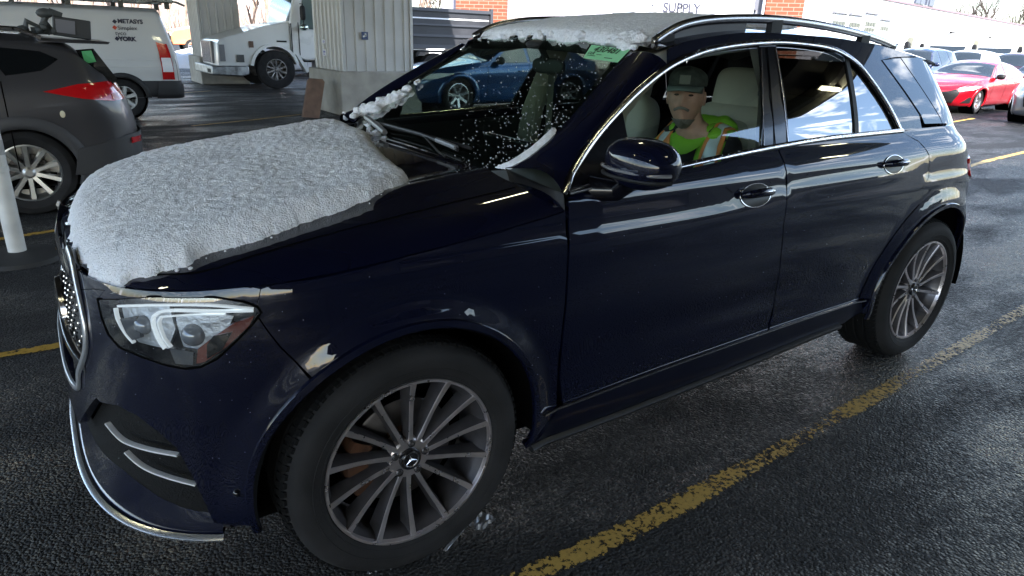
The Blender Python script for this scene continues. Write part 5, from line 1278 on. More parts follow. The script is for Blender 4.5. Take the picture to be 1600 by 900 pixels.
# roof rails
rp = [at(u, v, y=-.63+dy) for u, v, dy in ((1020, 67, -.005), (1040, 53, 0), (1066, 40, .005), (1100, 32.5, .01), (1140, 29.5, .01), (1190, 29.5, .01), (1245, 34, .015), (1300, 43, .02), (1350, 55, .03), (1380, 65, .04), (1398, 74, .05))]
rp = smoothpoly([tuple(p) for p in rp], 5)
for sg in (1, -1):
    o = MB().tube([(p[0], p[1]*sg, p[2]) for p in rp], [.010 if i in (0, len(rp)-1) else .018 for i in range(len(rp))], 12, sq=.8).build("roof_rail", M("satin_alu", (.42, .41, .42), .25, 1.0, bump=(700, .2, .0006)), suvr)
    for f in (.10, .55, .80, .97):
        i = int(f*(len(rp)-1)); p = rp[i]; X = p[0]; zb_ = zs(min(X, 3.3))-.005; MB().box((X, p[1]*sg, (p[2]+zb_)/2), (.035 if f < .9 else .02, .014, max(.01, (p[2]-zb_)/2)), M3=Matrix.Rotation(R(0), 3, 'Y')).build("rail_foot", BLACK, o, smooth=False)
    rows = [[(p[0], (p[1]+.004)*sg, p[2]-.012), (p[0], (p[1]+.004)*sg, min(p[2]-.012, zs(min(p[0], 3.3))+.0))] for p in rp[:24]]
    loft("rail_base", rows, M("satin_dark", (.05, .05, .055), .35, .6), o)
# grille, intakes, chin
patch("grille_mesh", grille, S, M("grille_black", (.02, .02, .022), .4, .5, bump=(120, 1, .01)), suvr, step=.04, off=-.03, rim=0, mirror=True)
pts = smoothpoly(grille[:-1], 6); P_ = [dropper(*p) for p in pts]
ribbon("grille_frame", [p+n*.004 for p, n in P_], [n for p, n in P_], .018, .006, M("polished_frame", (.60, .61, .64), .28, .8), suvr, mirror=True)
stars = MB()
for i in range(12):
    for j in range(5): p, n = dropper(-SF+.03+i*.036*min(1, (gedge[2][0]+SF-.04)/.42), .63+j*.055+(i % 2)*.027); stars.sphere(tuple(p-n*.022), .006, 6, 4)
so_ = stars.build("grille_studs", CHROME, suvr); so_["kind"] = "stuff"
p, n = dropper(-SF+.002, .71); MB().lathe([(0, -.02), (.085, -.02), (.105, -.014), (.108, .0), (.09, .004), (.088, -.01)], (p[0]+.02, 0, .71), 'X', 40).build("front_emblem", CHROME, suvr)
pts = [dropper(s, .70) for s in np.linspace(-SF, gedge[2][0]-.01, 12)]; ribbon("grille_bar", [p-n*.01 for p, n in pts], [n for p, n in pts], .030, .012, CHROME, suvr, mirror=True)
patch("intake_mesh", [(-SF, .28), (-SF, .475), (-1.12, .472)]+mouth+[(-.545, .285)], S, M("intake_black", (.006, .006, .006), .7, bump=(160, 1, .01), spec=.2), suvr, step=.03, off=-.035, rim=0, mirror=True)
for L in ([(167, 661), (183, 680), (200, 692), (235, 703), (278, 711)], [(197, 706), (214, 722), (235, 735), (268, 747), (306, 757)]):
    pts = [dropper(*hs(*p)) for p in smoothpoly(L, 5)]; ribbon("intake_fin", [p-n*.004 for p, n in pts], [n for p, n in pts], .0065, .010, M("satin_fin", (.85, .85, .85), .30, .35), suvr, mirror=True)
rowsW = []
for s in np.linspace(-SF, -.535, 46):
    k = sst(-.60, -.80, s) if False else 1-sst(-.92, -.56, s); zB = .315+.085*k
    a, na = dropper(s, .250+.008*(1-k)); b_, nb_ = dropper(s, zB); rowsW.append([tuple(a-na*.03+np.array((0, 0, -.012))), tuple(a+na*.002+np.array((0, 0, -.006))), tuple(a+na*.004), tuple(a*.7+b_*.3-nb_*.004), tuple(a*.35+b_*.65-nb_*.018), tuple(b_-nb_*.034)])
loft("chin_spoiler", rowsW, PAINT, suvr, mirror=True)
pts = [dropper(s, z) for s, z in zip(np.linspace(-SF, -.53, 40), [.252+.008*max(0, (i-28)/12) for i in range(40)])]; ribbon("chin_trim", [p+n*.010 for p, n in pts], [n for p, n in pts], .016, .012, M("chin_metal", (.80, .80, .80), .25, .9), suvr, mirror=True)
for u, v in ((370, 770),):
    a, n = dropper(*hs(u, v)); MB().sphere(tuple(a), .011, 10, 6).build("parking_sensor", BLACKGLOSS, suvr)
# --- headlights
hls = inset(hl, .002)
def hlp(pix): return [hs(*p) for p in pix]
HB = M("headlamp_chrome", (.50, .52, .55), .28, .8, bump=(40, .6, .01)); HD = M("headlamp_dark", (.11, .115, .125), .25, .5, .4); DRL = M("light_guide", (.85, .88, .88), .15, 0, .5, emit=(.85, .95, 1, .10))
base_ = [(a, b) for a, b in hl]
hroot = patch("headlight", hls, S, LENS, suvr, step=.03, off=.001, rim=.004, mirror=False)
hroot2 = None
def hpart(name, pix, mat, off, step=.02, rim=.01):
    o = patch(name, hlp(pix), S, mat, hroot, step=step, off=off, rim=rim)
    return o
patch("housing", hl, S, HD, hroot, step=.03, off=-.05, rim=0)
hpart("reflector", [(172, 480), (250, 476), (262, 520), (250, 552), (200, 540), (180, 515)], HB, -.030); hpart("reflector", [(262, 500), (330, 492), (360, 500), (345, 535), (312, 562), (280, 560)], HB, -.030)
hpart("amber_reflector", [(362, 508), (396, 496), (388, 512), (352, 545), (318, 568), (304, 571), (306, 548), (330, 530)], M("amber_dark", (.16, .025, .012), .2, 0, .6), -.010)
hpart("side_reflector", [(332, 526), (362, 520), (346, 548), (322, 562), (322, 540)], M("pink_reflector", (.50, .36, .38), .25, .3), -.004)
hpart("lamp_recess", [(180, 500), (205, 495), (214, 530), (196, 535)], HD, -.012); hpart("lamp_recess", [(262, 545), (300, 552), (300, 572), (272, 570)], HD, -.006)
for L, wd in (([(177, 479), (240, 478), (320, 479), (395, 486)], .007), ([(395, 488), (330, 489), (262, 487), (238, 492), (232, 505), (240, 530), (252, 548)], .008), ([(172, 482), (176, 500), (188, 522), (202, 538)], .006), ([(246, 497), (242, 507), (250, 530), (262, 546)], .006), ([(246, 497), (300, 494), (350, 494)], .004)):
    pts = [dropper(*hs(*p)) for p in smoothpoly(L, 5)]; ribbon("light_guide", [p-n*.016 for p, n in pts], [n for p, n in pts], wd, .007, DRL, hroot)
for u, v, r_ in ((292, 530, .030), (208, 512, .026)):
    a, n = dropper(*hs(u, v)); MB().sphere(tuple(a-n*.034), r_, 20, 12).build("projector_lens", M("projector_glass", (.25, .27, .30), .03, .3, 1), hroot)
pts = [dropper(*p) for p in hl+[hl[0]]]; ribbon("headlamp_seal", [p for p, n in pts], [n for p, n in pts], .006, .003, LINER, hroot)
h2 = copy_tree(hroot, suvr)
h2.scale = (1, -1, 1)
# --- wheels
def hero_wheel(X, ysgn):
    e = empty("wheel", (X, ysgn*.832, .385)); e.parent = suvr; s = 1.0
    prof = [(.268, -.112), (.276, -.124), (.290, -.131), (.312, -.139), (.335, -.1385), (.352, -.134), (.363, -.124), (.371, -.112), (.3775, -.099)]
    for k, w in enumerate((-.092, -.052, -.046, -.006, .006, .046, .052, .092)):
        pass
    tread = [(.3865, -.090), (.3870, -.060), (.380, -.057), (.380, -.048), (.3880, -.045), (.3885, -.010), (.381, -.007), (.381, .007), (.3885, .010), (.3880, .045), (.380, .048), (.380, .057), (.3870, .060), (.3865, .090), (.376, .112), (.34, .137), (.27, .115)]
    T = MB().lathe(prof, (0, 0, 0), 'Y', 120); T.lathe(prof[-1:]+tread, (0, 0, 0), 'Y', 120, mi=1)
    t = mesh("tyre", T.V, T.F, [RUBBER, TREAD_SHADED], e, True); t.data.polygons.foreach_set("material_index", T.mi); t.data.set_sharp_from_angle(angle=R(30))
    # shoulder blocks
    for y0, y1 in ((-.108, -.064), (.064, .108)):
        sb = MB()
        for i in range(90):
            a = 2*math.pi*i/90; ca, sa = math.cos(a), math.sin(a)
            V = []
            for dy, dr in ((y0, .3770), (y1, .3872)):
                for da in (-.022, .022):
                    for r_ in (dr-.004, dr+.0045): c_, s_ = math.cos(a+da+(.02 if dy == y1 else 0)), math.sin(a+da+(.02 if dy == y1 else 0)); V.append((c_*r_, dy, s_*r_))
            sb.add(V, [(0, 1, 3, 2), (4, 6, 7, 5), (0, 4, 5, 1), (2, 3, 7, 6), (1, 5, 7, 3), (0, 2, 6, 4)])
        sb.build("tread_blocks", TREAD_SHADED, t, smooth=False)
    rg_ = MB().lathe([(.3105, -.1400), (.3125, -.1413), (.3145, -.1400)], (0, 0, 0), 'Y', 90).lathe([(.287, -.1300), (.2885, -.1322), (.290, -.1312)], (0, 0, 0), 'Y', 90).build("sidewall_ring", RUBBER, t)
    m = MB().lathe([(.266, -.110), (.2745, -.122), (.2735, -.1265), (.2655, -.1270), (.2635, -.122), (.2625, -.112), (.250, -.095), (.243, -.06), (.240, .06), (.24, .10)], (0, 0, 0), 'Y', 120, mi=0)
    m.mi = [0]*len(m.F)
    # darker barrel: faces beyond the lip
    kf = 9
    for i in range(len(m.F)):
        if i % kf >= 5: m.mi[i] = 1
    ns = 14
    for k in range(ns):
        a = 2*math.pi*(k+.33)/ns; tw = .055; rowsf = []
        for i in range(9):
            q = i/8; r_ = .058+(.2655-.058)*q; aa = a+tw*math.sin(q*math.pi*.5); ca, sa = math.cos(aa), math.sin(aa)
            hwid = .0085-.0022*math.sin(q*math.pi)+.0015*q; yf = -.094-.028*q**.8+.010*math.sin(q*math.pi); yb_ = yf+.030+.030*q
            for du, yy in ((-hwid*1.9, yb_), (-hwid, yf+.003), (-hwid+.0015, yf), (hwid-.0015, yf), (hwid, yf+.003), (hwid*1.9, yb_)): rowsf.append((ca*r_-sa*du, yy, sa*r_+ca*du))
        V = rowsf; F = [(i*6+j, i*6+j+1, i*6+j+7, i*6+j+6) for i in range(8) for j in range(5)]
        b0 = len(m.mi); m.add(V, F); m.mi[b0:] = [0 if (f % 5) in (1, 2, 3) else 1 for f in range(len(F))]
    b0 = len(m.mi); m.lathe([(0, -.090), (.040, -.090), (.060, -.092), (.066, -.088), (.070, -.07), (.075, -.03)], (0, 0, 0), 'Y', 60); m.mi[b0:] = [0]*(len(m.F)-b0)
    me_o = mesh("rim", m.V, m.F, [RIMFACE, RIMSIDE], e, True)
    me_o.data.polygons.foreach_set("material_index", m.mi); bm = bmesh.new(); bm.from_mesh(me_o.data); bmesh.ops.recalc_face_normals(bm, faces=bm.faces); bm.to_mesh(me_o.data); bm.free(); me_o.data.set_sharp_from_angle(angle=R(35))
    for k in range(5):
        a = 2*math.pi*(k+.15)/5; c_, s_ = math.cos(a)*.052, math.sin(a)*.052
        b_ = MB().lathe([(.0125, -.0925), (.0125, -.096), (.010, -.098), (.0098, -.090)], (c_, 0, s_), 'Y', 18).build("lug_hole", RIMSIDE, me_o)
        MB().lathe([(0, -.099), (.0065, -.0985), (.0085, -.094), (.0085, -.088)], (c_, 0, s_), 'Y', 6).build("wheel_bolt", STEEL, me_o, smooth=False)
    MB().lathe([(0, -.100), (.024, -.100), (.0265, -.102), (.0325, -.103), (.0345, -.100), (.035, -.090)], (0, 0, 0), 'Y', 48).build("hub_cap", M("cap_black", (.015, .015, .017), .25, .2, .6), e)
    st = MB()
    for k in range(3):
        a = math.pi/2+2*math.pi*k/3+.2; d = Vector((math.cos(a), 0, math.sin(a))); s_ = Vector((-math.sin(a), 0, math.cos(a)))
        st.add([d*.0225+Vector((0, -.1015, 0)), s_*.0035+d*.002+Vector((0, -.1012, 0)), Vector((0, -.1045, 0)), -s_*.0035+d*.002+Vector((0, -.1012, 0))], [(0, 1, 2), (0, 2, 3)])
    st.lathe([(.0225, -.101), (.0235, -.1035), (.0262, -.1035), (.0268, -.101)], (0, 0, 0), 'Y', 48); st.build("cap_star", CHROME, e, smooth=False)
    MB().lathe([(.05, -.035), (.165, -.035), (.172, -.031), (.172, -.005), (.05, -.005)], (0, 0, 0), 'Y', 64).build("brake_disc", STEEL, e)
    cal = MB().lathe([(.120, -.060), (.182, -.060), (.188, -.05), (.188, .01), (.12, .01)], (0, 0, 0), 'Y', 14, a0=R(150), a1=R(212)); cal.build("brake_caliper", RUST if X < 1 else STEEL, e)
    MB().lathe([(0, -.03), (.07, -.045), (.085, -.035), (.085, .0)], (0, 0, 0), 'Y', 30).build("hub", RUST, e)
    MB().lathe([(0, .02), (.238, .02)], (0, 0, 0), 'Y', 40).build("dust_shield", LINER, e)
    if ysgn > 0: e.rotation_euler = (0, 0, math.pi)
    return e
for X in (0, WB):
    for sg in (-1, 1): hero_wheel(X, sg)
# tyre lettering
# --- wipers
def wsp(y, z, o=.012): n = np.array((-.53, 0, .848)); return np.array(WS(y, z))+n*o
def wpx(u, v, o=.014):
    y, z = hw(u, v); return tuple(wsp(y, z, o))
m = MB().tube([wpx(583, 196, .02), wpx(612, 205, .03), wpx(665, 220, .03), wpx(700, 233, .026), wpx(719, 241, .02)], .0075, 8)
m.build("wiper_arm", M("wiper_black", (.02, .02, .022), .35), suvr)
MB().tube([wpx(604, 202, .012), wpx(660, 213, .012), wpx(705, 226, .012), wpx(738, 236, .012)], .006, 6).build("wiper_blade", RUBBER, suvr)
m = MB().tube([wpx(578, 192, .03), wpx(596, 207, .035), wpx(607, 216, .03)], [.012, .014, .012], 8); m.build("wiper_pivot", M("wiper_grey", (.25, .25, .26), .3, .6), suvr)
MB().tube([wpx(668, 222, .028), wpx(690, 245, .02), wpx(700, 252, .02)], .004, 6).build("washer_hose", BLACK, suvr)
MB().tube([wpx(688, 228, .028), wpx(718, 240, .026)], .010, 8).build("wiper_knuckle", M("wiper_grey", (.25, .25, .26), .3, .6), suvr)
# --- stock tag inside the windscreen
GP = M("green_tag_paper", (.25, .62, .33), .6)
q = [hw(925, 72), hw(985, 80), hw(966, 100), hw(912, 93)]
tgo = MB().add([tuple(wsp(y, z, .006)) for y, z in q], [(0, 1, 2, 3)]).build("stock_tag", GP, None, smooth=False); tag(tgo, "green paper stock tag with 430481 at the top of the near SUV's windscreen", "tag")
c_ = [Vector(wsp(y, z, .009)) for y, z in q]; xd = (c_[2]-c_[3]).normalized(); zd = (c_[0]-c_[3]); 
o_ = c_[3]+(c_[0]-c_[3])*.68+xd*.035*1; text("tag_digits", "430481", .050, tuple(o_), tuple(xd), tuple(zd), M("tag_ink", (.01, .03, .015), .6), tgo, .0004)
o_ = c_[3]+(c_[0]-c_[3])*.36+xd*.012; text("tag_small_print", "CLR", .022, tuple(o_), tuple(xd), tuple(zd), M("tag_ink", (.01, .03, .015), .6), tgo, .0003)
m = MB()
for i, (w_, f) in enumerate(((.050, .18), (.03, .30), (.045, .14))):
    a = c_[3]+(c_[0]-c_[3])*f+xd*(.012+i*.052); m.add([a, a+xd*w_, a+xd*w_+zd*.04, a+zd*.04], [(0, 1, 2, 3)])
m.build("printed_lines", M("tag_ink", (.01, .03, .015), .6), tgo, smooth=False)
# --- water drops on the glass
rng = random.Random(5); dm = MB()
for i in range(760):
    u = rng.gauss(865, 62); v = 262-abs(rng.gauss(0, 62)); 
    if rng.random() < .45: u = rng.uniform(720, 960); v = rng.uniform(85, 262)
    try: y, z = hw(u, v)
    except Exception: continue
    if not inside([(y, z)], wpoly)[0] or u < 690: continue
    r_ = rng.choice((.0016, .002, .0026, .0036)); dm.sphere(tuple(wsp(y, z, .001)), (r_, r_*rng.uniform(.8, 1.4), r_*.8), 6, 4)
for i in range(240):
    s, z = rng.choice(((rng.uniform(.7, 2.6), 0), (rng.uniform(.6, 2.6), 1)))
    if z == 0: z = belt(s)+rng.uniform(-.002, .016)
    else:
        p_ = sample(dlo_top, rng.uniform(.02, .98)); s, z = p_[0]+rng.uniform(-.008, .008), p_[1]+rng.uniform(-.008, .008)
    a, n = dropper(s, z); r_ = rng.uniform(.0012, .0026); dm.sphere(tuple(a+n*.009), r_, 5, 4)
o = dm.build("water_drops", DROP, suvr, sharp=None); o["kind"] = "stuff"
dm = MB()
for i in range(230):
    k = rng.random()
    if k < .5: s, z = rng.uniform(-.9, .5), rng.uniform(.45, 1.0)
    else: s, z = rng.uniform(.5, 2.6), rng.uniform(.3, 1.17)
    if math.hypot(s, z-WC) < .46 or math.hypot(s-WB, z-WC) < .48: continue
    a, n = dropper(s, z); r_ = rng.uniform(.0006, .0013); dm.sphere(tuple(a+n*.001), r_, 5, 4)
o = dm.build("body_droplets", DROP, suvr, sharp=None); o["kind"] = "stuff"

# --- snow: bonnet, roof, cowl corner
def snowsheet(name, poly, base, thick, step, seed, label, edge=.035, flipn=False, fuzz=1.0, nrm=(0, 0, 1)):
    poly = dens(smoothpoly(poly, 5, closed=True), .012)
    rg = random.Random(seed); smo = inset(poly, .012*fuzz)
    poly = [(p[0]+.018*fuzz*noise.noise(Vector((p[0]*9, p[1]*9, seed+21)))+.010*fuzz*(noise.noise(Vector((p[0]*34, p[1]*34, seed)))+.7*noise.noise(Vector((p[0]*90, p[1]*90, seed)))), p[1]+.018*fuzz*noise.noise(Vector((p[0]*9, p[1]*9, seed+27)))+.010*fuzz*(noise.noise(Vector((p[0]*34, p[1]*34, seed+9)))+.7*noise.noise(Vector((p[0]*90, p[1]*90, seed+7))))) for p in poly]
    v, f = triang(poly, (), step); d = pdist(v, poly); ds_ = pdist(v, smo)*np.where(inside(v, smo), 1, -1)+.014*fuzz; nr = Vector(nrm).normalized(); V = []
    for (a, b), dd, d2 in zip(v, d, ds_):
        p = Vector(base(a, b)); h = thick*(1-math.exp(-max(0, d2)/edge))*min(1, dd/.005) if dd > 1e-6 else -.006
        k = min(1, dd/.02)
        h *= 1+.30*noise.noise(Vector((a*4, b*4, seed)))
        h += k*(.0042*noise.noise(Vector((a*42, b*42, seed)))+.0030*noise.noise(Vector((a*80, b*80, seed)))+.0016*noise.noise(Vector((a*22, b*22, seed+3))))
        V.append(p+nr*h)
    F = [tuple(x) for x in f]; t = F[len(F)//2]
    if (V[t[1]]-V[t[0]]).cross(V[t[2]]-V[t[0]]).dot(nr) < 0: F = [x[::-1] for x in F]
    if fuzz >= 1:
        cb = MB()
        for _ in range(130):
            i = rg.randrange(len(poly)); q = (poly[i][0]+rg.gauss(0, .010), poly[i][1]+rg.gauss(0, .010)); r_ = abs(rg.gauss(.002, .002))+.0008
            if name == "bonnet_snow" and q[0] < -.64: continue
            try: cb.sphere(tuple(Vector(base(*q))+nr*r_*.4), (r_*rg.uniform(.7, 1.5), r_*rg.uniform(.7, 1.5), r_), 6, 4)
            except Exception: pass
        b0 = len(V); V = V+[Vector(p) for p in cb.V]; F = F+[tuple(k+b0 for k in x) for x in cb.F]
    o = mesh(name, V, F, SNOW); tag(o, label, "snow", kind="stuff"); return o
def hh(u, v, lift=.0):
    z = 1.1
    for _ in range(30): p = at(u, v, z=z); z = .5*z+.5*(zH(p[0], p[1])+lift)
    return float(p[0]), float(p[1])
sn = [hh(u, v, .01) for u, v in ((170, 448), (200, 436), (232, 430), (262, 419), (300, 410), (318, 397), (350, 386), (400, 372), (440, 358), (480, 343), (520, 330), (560, 314), (600, 297), (640, 277))]
sn += [hh(622, 255, .03), hh(603, 232, .04), hh(583, 208, .05)]
sn = [(max(p[0], -.72), p[1]) for p in sn]
far = [(.42, .30), (.43, .62), (.30, .80), (0, .80), (-.35, .80), (-.55, .70), (-.66, .52), (-.715, .25), (-.735, -.05), (-.73, -.35), (-.70, -.56), (-.665, -.66)]
snowsheet("bonnet_snow", sn+far, HF, .046, .0085, 3, "thick granular snow lying on the near SUV's bonnet", edge=.024, fuzz=1.15)
def RF(X, y):
    X = max(1.0, X); z0 = zs(X); ys = abs(S(X, z0)[1]); q = 1-min(1, abs(y)/ys)**(1/.9); zc = roofz(X)
    return (X, y, z0+(zc-z0)*(1-(1-q)**2.3))
rs = [(1.12, -.52), (1.17, -.60), (1.25, -.585), (1.45, -.55), (1.75, -.53), (2.1, -.50), (2.4, -.35), (2.5, 0), (2.4, .4), (1.9, .58), (1.4, .60), (1.16, .58), (1.125, .35), (1.14, .1), (1.115, -.1), (1.12, -.3)]
def RFw(X, y):
    if X < 1.13: z = 1.18+(X-.475-.06*y*y)/1.60; return (X, y, min(z, RF(1.13, y)[2]+.004))
    return RF(X, y)
snowsheet("roof_snow", rs, RFw, .030, .012, 8, "grey snow lying on the front of the near SUV's roof", edge=.022, nrm=(-.25, 0, 1))
def clump(name, pts, label, r0=.03, seed=1):
    rg = random.Random(seed); pts = pts+[(tuple(np.array(p)+np.array((rg.gauss(0, .016), rg.gauss(0, .020), rg.gauss(-.004, .007)))), tuple(q*rg.uniform(.5, .95) for q in r_)) for p, r_ in pts for _ in range(4)]
    m = MB()
    for p, r_ in pts: m.sphere(p, r_, 20, 12)
    o = m.build(name, SNOW, sharp=None)
    rm = o.modifiers.new("r", 'REMESH'); rm.mode = 'VOXEL'; rm.voxel_size = .005; rm.use_smooth_shade = True; sm_ = o.modifiers.new("s", 'SMOOTH'); sm_.iterations = 5
    tx = bpy.data.textures.new(name, 'CLOUDS'); tx.noise_scale = .022; dp = o.modifiers.new("d", 'DISPLACE'); dp.texture = tx; dp.strength = .016; dp.mid_level = .5
    tag(o, label, "snow", kind="stuff"); return o
L = []
for u, v, r_ in ((978, 62, .034), (982, 70, .026), (966, 64, .028), (990, 60, .03), (940, 58, .028), (978, 78, .017), (1002, 57, .03), (920, 55, .026), (900, 52, .026), (880, 50, .024), (855, 47, .024), (830, 46, .024), (800, 47, .024), (782, 49, .020), (1012, 52, .026)):
    y, z = hw(u, v); z = min(z, 1.60); p = np.array(WS(y, z))+np.array((0, 0, .004)); L.append((tuple(p), (r_, r_*1.3, r_*.85)))
clump("overhanging_snow", L, "lumpy snow slipping from the roof onto the windscreen's top edge", seed=4)
L = []
for u, v, r_ in ((560, 182, .022), (572, 176, .028), (585, 172, .030), (600, 165, .022), (595, 160, .018), (612, 158, .024), (628, 150, .020), (640, 142, .016), (655, 131, .012), (545, 182, .014)):
    y, z = hw(u, v); L.append((tuple(wsp(y, z, .012)), (r_*1.1, r_*1.2, r_)))
clump("wiper_snow", L, "lumps of snow caught at the far lower corner of the windscreen", seed=5)
L = []
for u, v, r_ in ((578, 203, .018), (590, 210, .02), (575, 196, .014), (600, 216, .014)):
    y, z = hw(u, v); L.append((tuple(wsp(y, z, .0)), (r_, r_*1.2, r_*.7)))
clump("cowl_snow", L, "small snow remains beside the wiper pivot", seed=6)
pl = [hw(u, v) for u, v in ((772, 262), (792, 256), (812, 245), (832, 231), (850, 215), (864, 201), (866, 211), (854, 227), (836, 243), (816, 257), (796, 264))]
snowsheet("screen_edge_snow", [(a, b) for a, b in pl], lambda a, b: tuple(np.array(WS(a, b))+np.array((-.0064, 0, .0102))*.5), .009, .006, 12, "thin strip of snow along the windscreen's near lower edge", edge=.008, fuzz=.25, nrm=(-.53, 0, .848))

# ================================================================== cabin and driver
def cushion(name, c, h, mat, parent, rx=0, ry=0, rz=0, e=.45):
    M3 = Matrix.Rotation(R(rz), 3, 'Z') @ Matrix.Rotation(R(ry), 3, 'Y') @ Matrix.Rotation(R(rx), 3, 'X')
    return MB().sphere(c, h, 32, 20, e=e, M3=M3).build(name, mat, parent, sharp=None)
for y, nm in ((-.40, "driver"), (.40, "passenger")):
    st = cushion("front_seat", (1.56, y, .60), (.27, .26, .09), BEIGE, suvr)
    cushion("backrest", (1.93, y, .98), (.10, .265, .36), BEIGE, st, ry=16)
    cushion("backrest_insert", (1.865, y, .97), (.075, .17, .30), BEIGED, st, ry=16)
    cushion("headrest", (2.03, y, 1.38), (.065, .16, .11), BEIGE, st, ry=10)
    MB().tube([(2.00, y-.06, 1.25), (2.03, y-.06, 1.35)], .008, 6).tube([(2.00, y+.06, 1.25), (2.03, y+.06, 1.35)], .008, 6).build("headrest_rods", CHROME, st)
rs_ = cushion("rear_seat", (2.75, 0, .62), (.25, .66, .12), BEIGED, suvr); cushion("backrest", (3.0, 0, .98), (.10, .66, .34), BEIGED, rs_, ry=14)
for y in (-.42, .42): cushion("headrest", (3.06, y, 1.33), (.055, .13, .09), BEIGED, rs_, ry=10)
MB().box((1.8, 0, .44), (1.2, .80, .02)).build("cabin_floor", DARKTRIM, suvr, smooth=False)
# dashboard, wheel, console
rows = []
for y in np.linspace(-.80, .80, 17):
    rows.append([(x, y, z) for x, z in ((.52, 1.125), (.66, 1.118), (.84, 1.105), (.95, 1.085), (.985, 1.04), (.975, .95), (.93, .86), (.90, .6))])
loft("dashboard", rows, M("dash_dark", (.022, .030, .026), .55, bump=(250, .3, .001)), suvr)
MB().box((.955, -.10, 1.10), (.012, .30, .075)).build("dash_screen", BLACKGLOSS, suvr, smooth=True, bevel=.01)
cushion("centre_console", (1.5, 0, .68), (.45, .12, .14), DARKTRIM, suvr)
sw = empty("steering_wheel", (1.17, -.40, .97), 0); sw.parent = suvr; sw.rotation_euler = (0, R(-24), 0)
m = MB(); n = 40
pts = [(0, .185*math.cos(2*math.pi*i/n), .185*math.sin(2*math.pi*i/n)) for i in range(n+1)]; m.tube(pts, .015, 10, caps=False); m.build("wheel_rim", DARKTRIM, sw)
m = MB().sphere((-.02, 0, 0), (.03, .07, .06), 16, 10, e=.7).tube([(-.01, -.17, 0), (-.02, 0, 0), (-.01, .17, 0)], .014, 8).tube([(-.02, 0, 0), (-.01, 0, -.17)], .016, 8); m.build("wheel_hub", DARKTRIM, sw)
# headliner, pillar trims, grab handle
rows = []
for X in np.linspace(1.18, 3.2, 16):
    rows.append([(X, -y, roofz(X)-.035-.09*abs(y/.62)**2.4) for y in np.linspace(-.62, .62, 15)])
loft("headliner", rows, BEIGED, suvr)
for sg in (-1, 1):
    P_ = [np.array(S(s, z)) for s, z in ((1.74, 1.58), (1.72, 1.40), (1.70, 1.2), (1.70, .9))]
    rows = [[(p[0]-.075, sg*(abs(p[1])-.035), p[2]), (p[0]-.03, sg*(abs(p[1])-.065), p[2]), (p[0]+.06, sg*(abs(p[1])-.065), p[2]), (p[0]+.09, sg*(abs(p[1])-.03), p[2])] for p in P_]
    loft("pillar_trim", rows, BEIGE, suvr)
    q = P_[1]; MB().box((q[0]+.0, sg*(abs(q[1])-.078), q[2]+.03), (.022, .012, .035)).build("belt_anchor", M("belt_grey", (.12, .12, .12), .5), suvr, smooth=True, bevel=.006)
    MB().add([(q[0]-.02, sg*(abs(q[1])-.085), q[2]+.02), (q[0]+.025, sg*(abs(q[1])-.085), q[2]+.02), (q[0]+.06, sg*(abs(q[1])-.02), .62), (q[0]+.01, sg*(abs(q[1])-.02), .62)], [(0, 1, 2, 3)]).build("seat_belt", M("belt_web", (.20, .20, .18), .8), suvr, smooth=False)
    P_ = [np.array(S(s, z)) for s, z in ((.86, 1.33), (1.00, 1.42), (1.15, 1.50), (1.35, 1.555))]
    rows = [[(p[0], sg*(abs(p[1])-.02), p[2]), (p[0]+.0, sg*(abs(p[1])-.06), p[2]+.01), (p[0]-.02, sg*(abs(p[1])-.10), p[2]+.04)] for p in P_]; loft("pillar_trim", rows, BEIGE, suvr)
    dpn = [(s, z) for s, z in ((.62, 1.12), (1.65, 1.17), (1.66, .50), (.62, .50))]
    patch("door_card", dpn, lambda a, b: (S(a, b)[0], sg*(abs(S(a, b)[1])-.06), b), DARKTRIM, suvr, step=.1, rim=0)
    patch("door_card", [(1.72, 1.18), (2.66, 1.20), (2.66, .70), (1.72, .5)], lambda a, b: (S(a, b)[0], sg*(abs(S(a, b)[1])-.06), b), DARKTRIM, suvr, step=.1, rim=0)
mb_ = MB().sphere((0, 0, 0), (.018, .115, .034), 24, 12, e=.6); c_ = at(815, 108, y=.0)
c_ = np.array((1.18, .03, 1.475)); o = mesh("rear_view_mirror", [(v_[0]+c_[0], v_[1]+c_[1], v_[2]+c_[2]) for v_ in mb_.V], mb_.F, DARKTRIM, suvr)
MB().tube([(1.12, .03, 1.57), (1.17, .03, 1.50)], .014, 8).sphere((1.11, .03, 1.565), (.05, .05, .02), 12, 8).build("mirror_stalk", DARKTRIM, o)

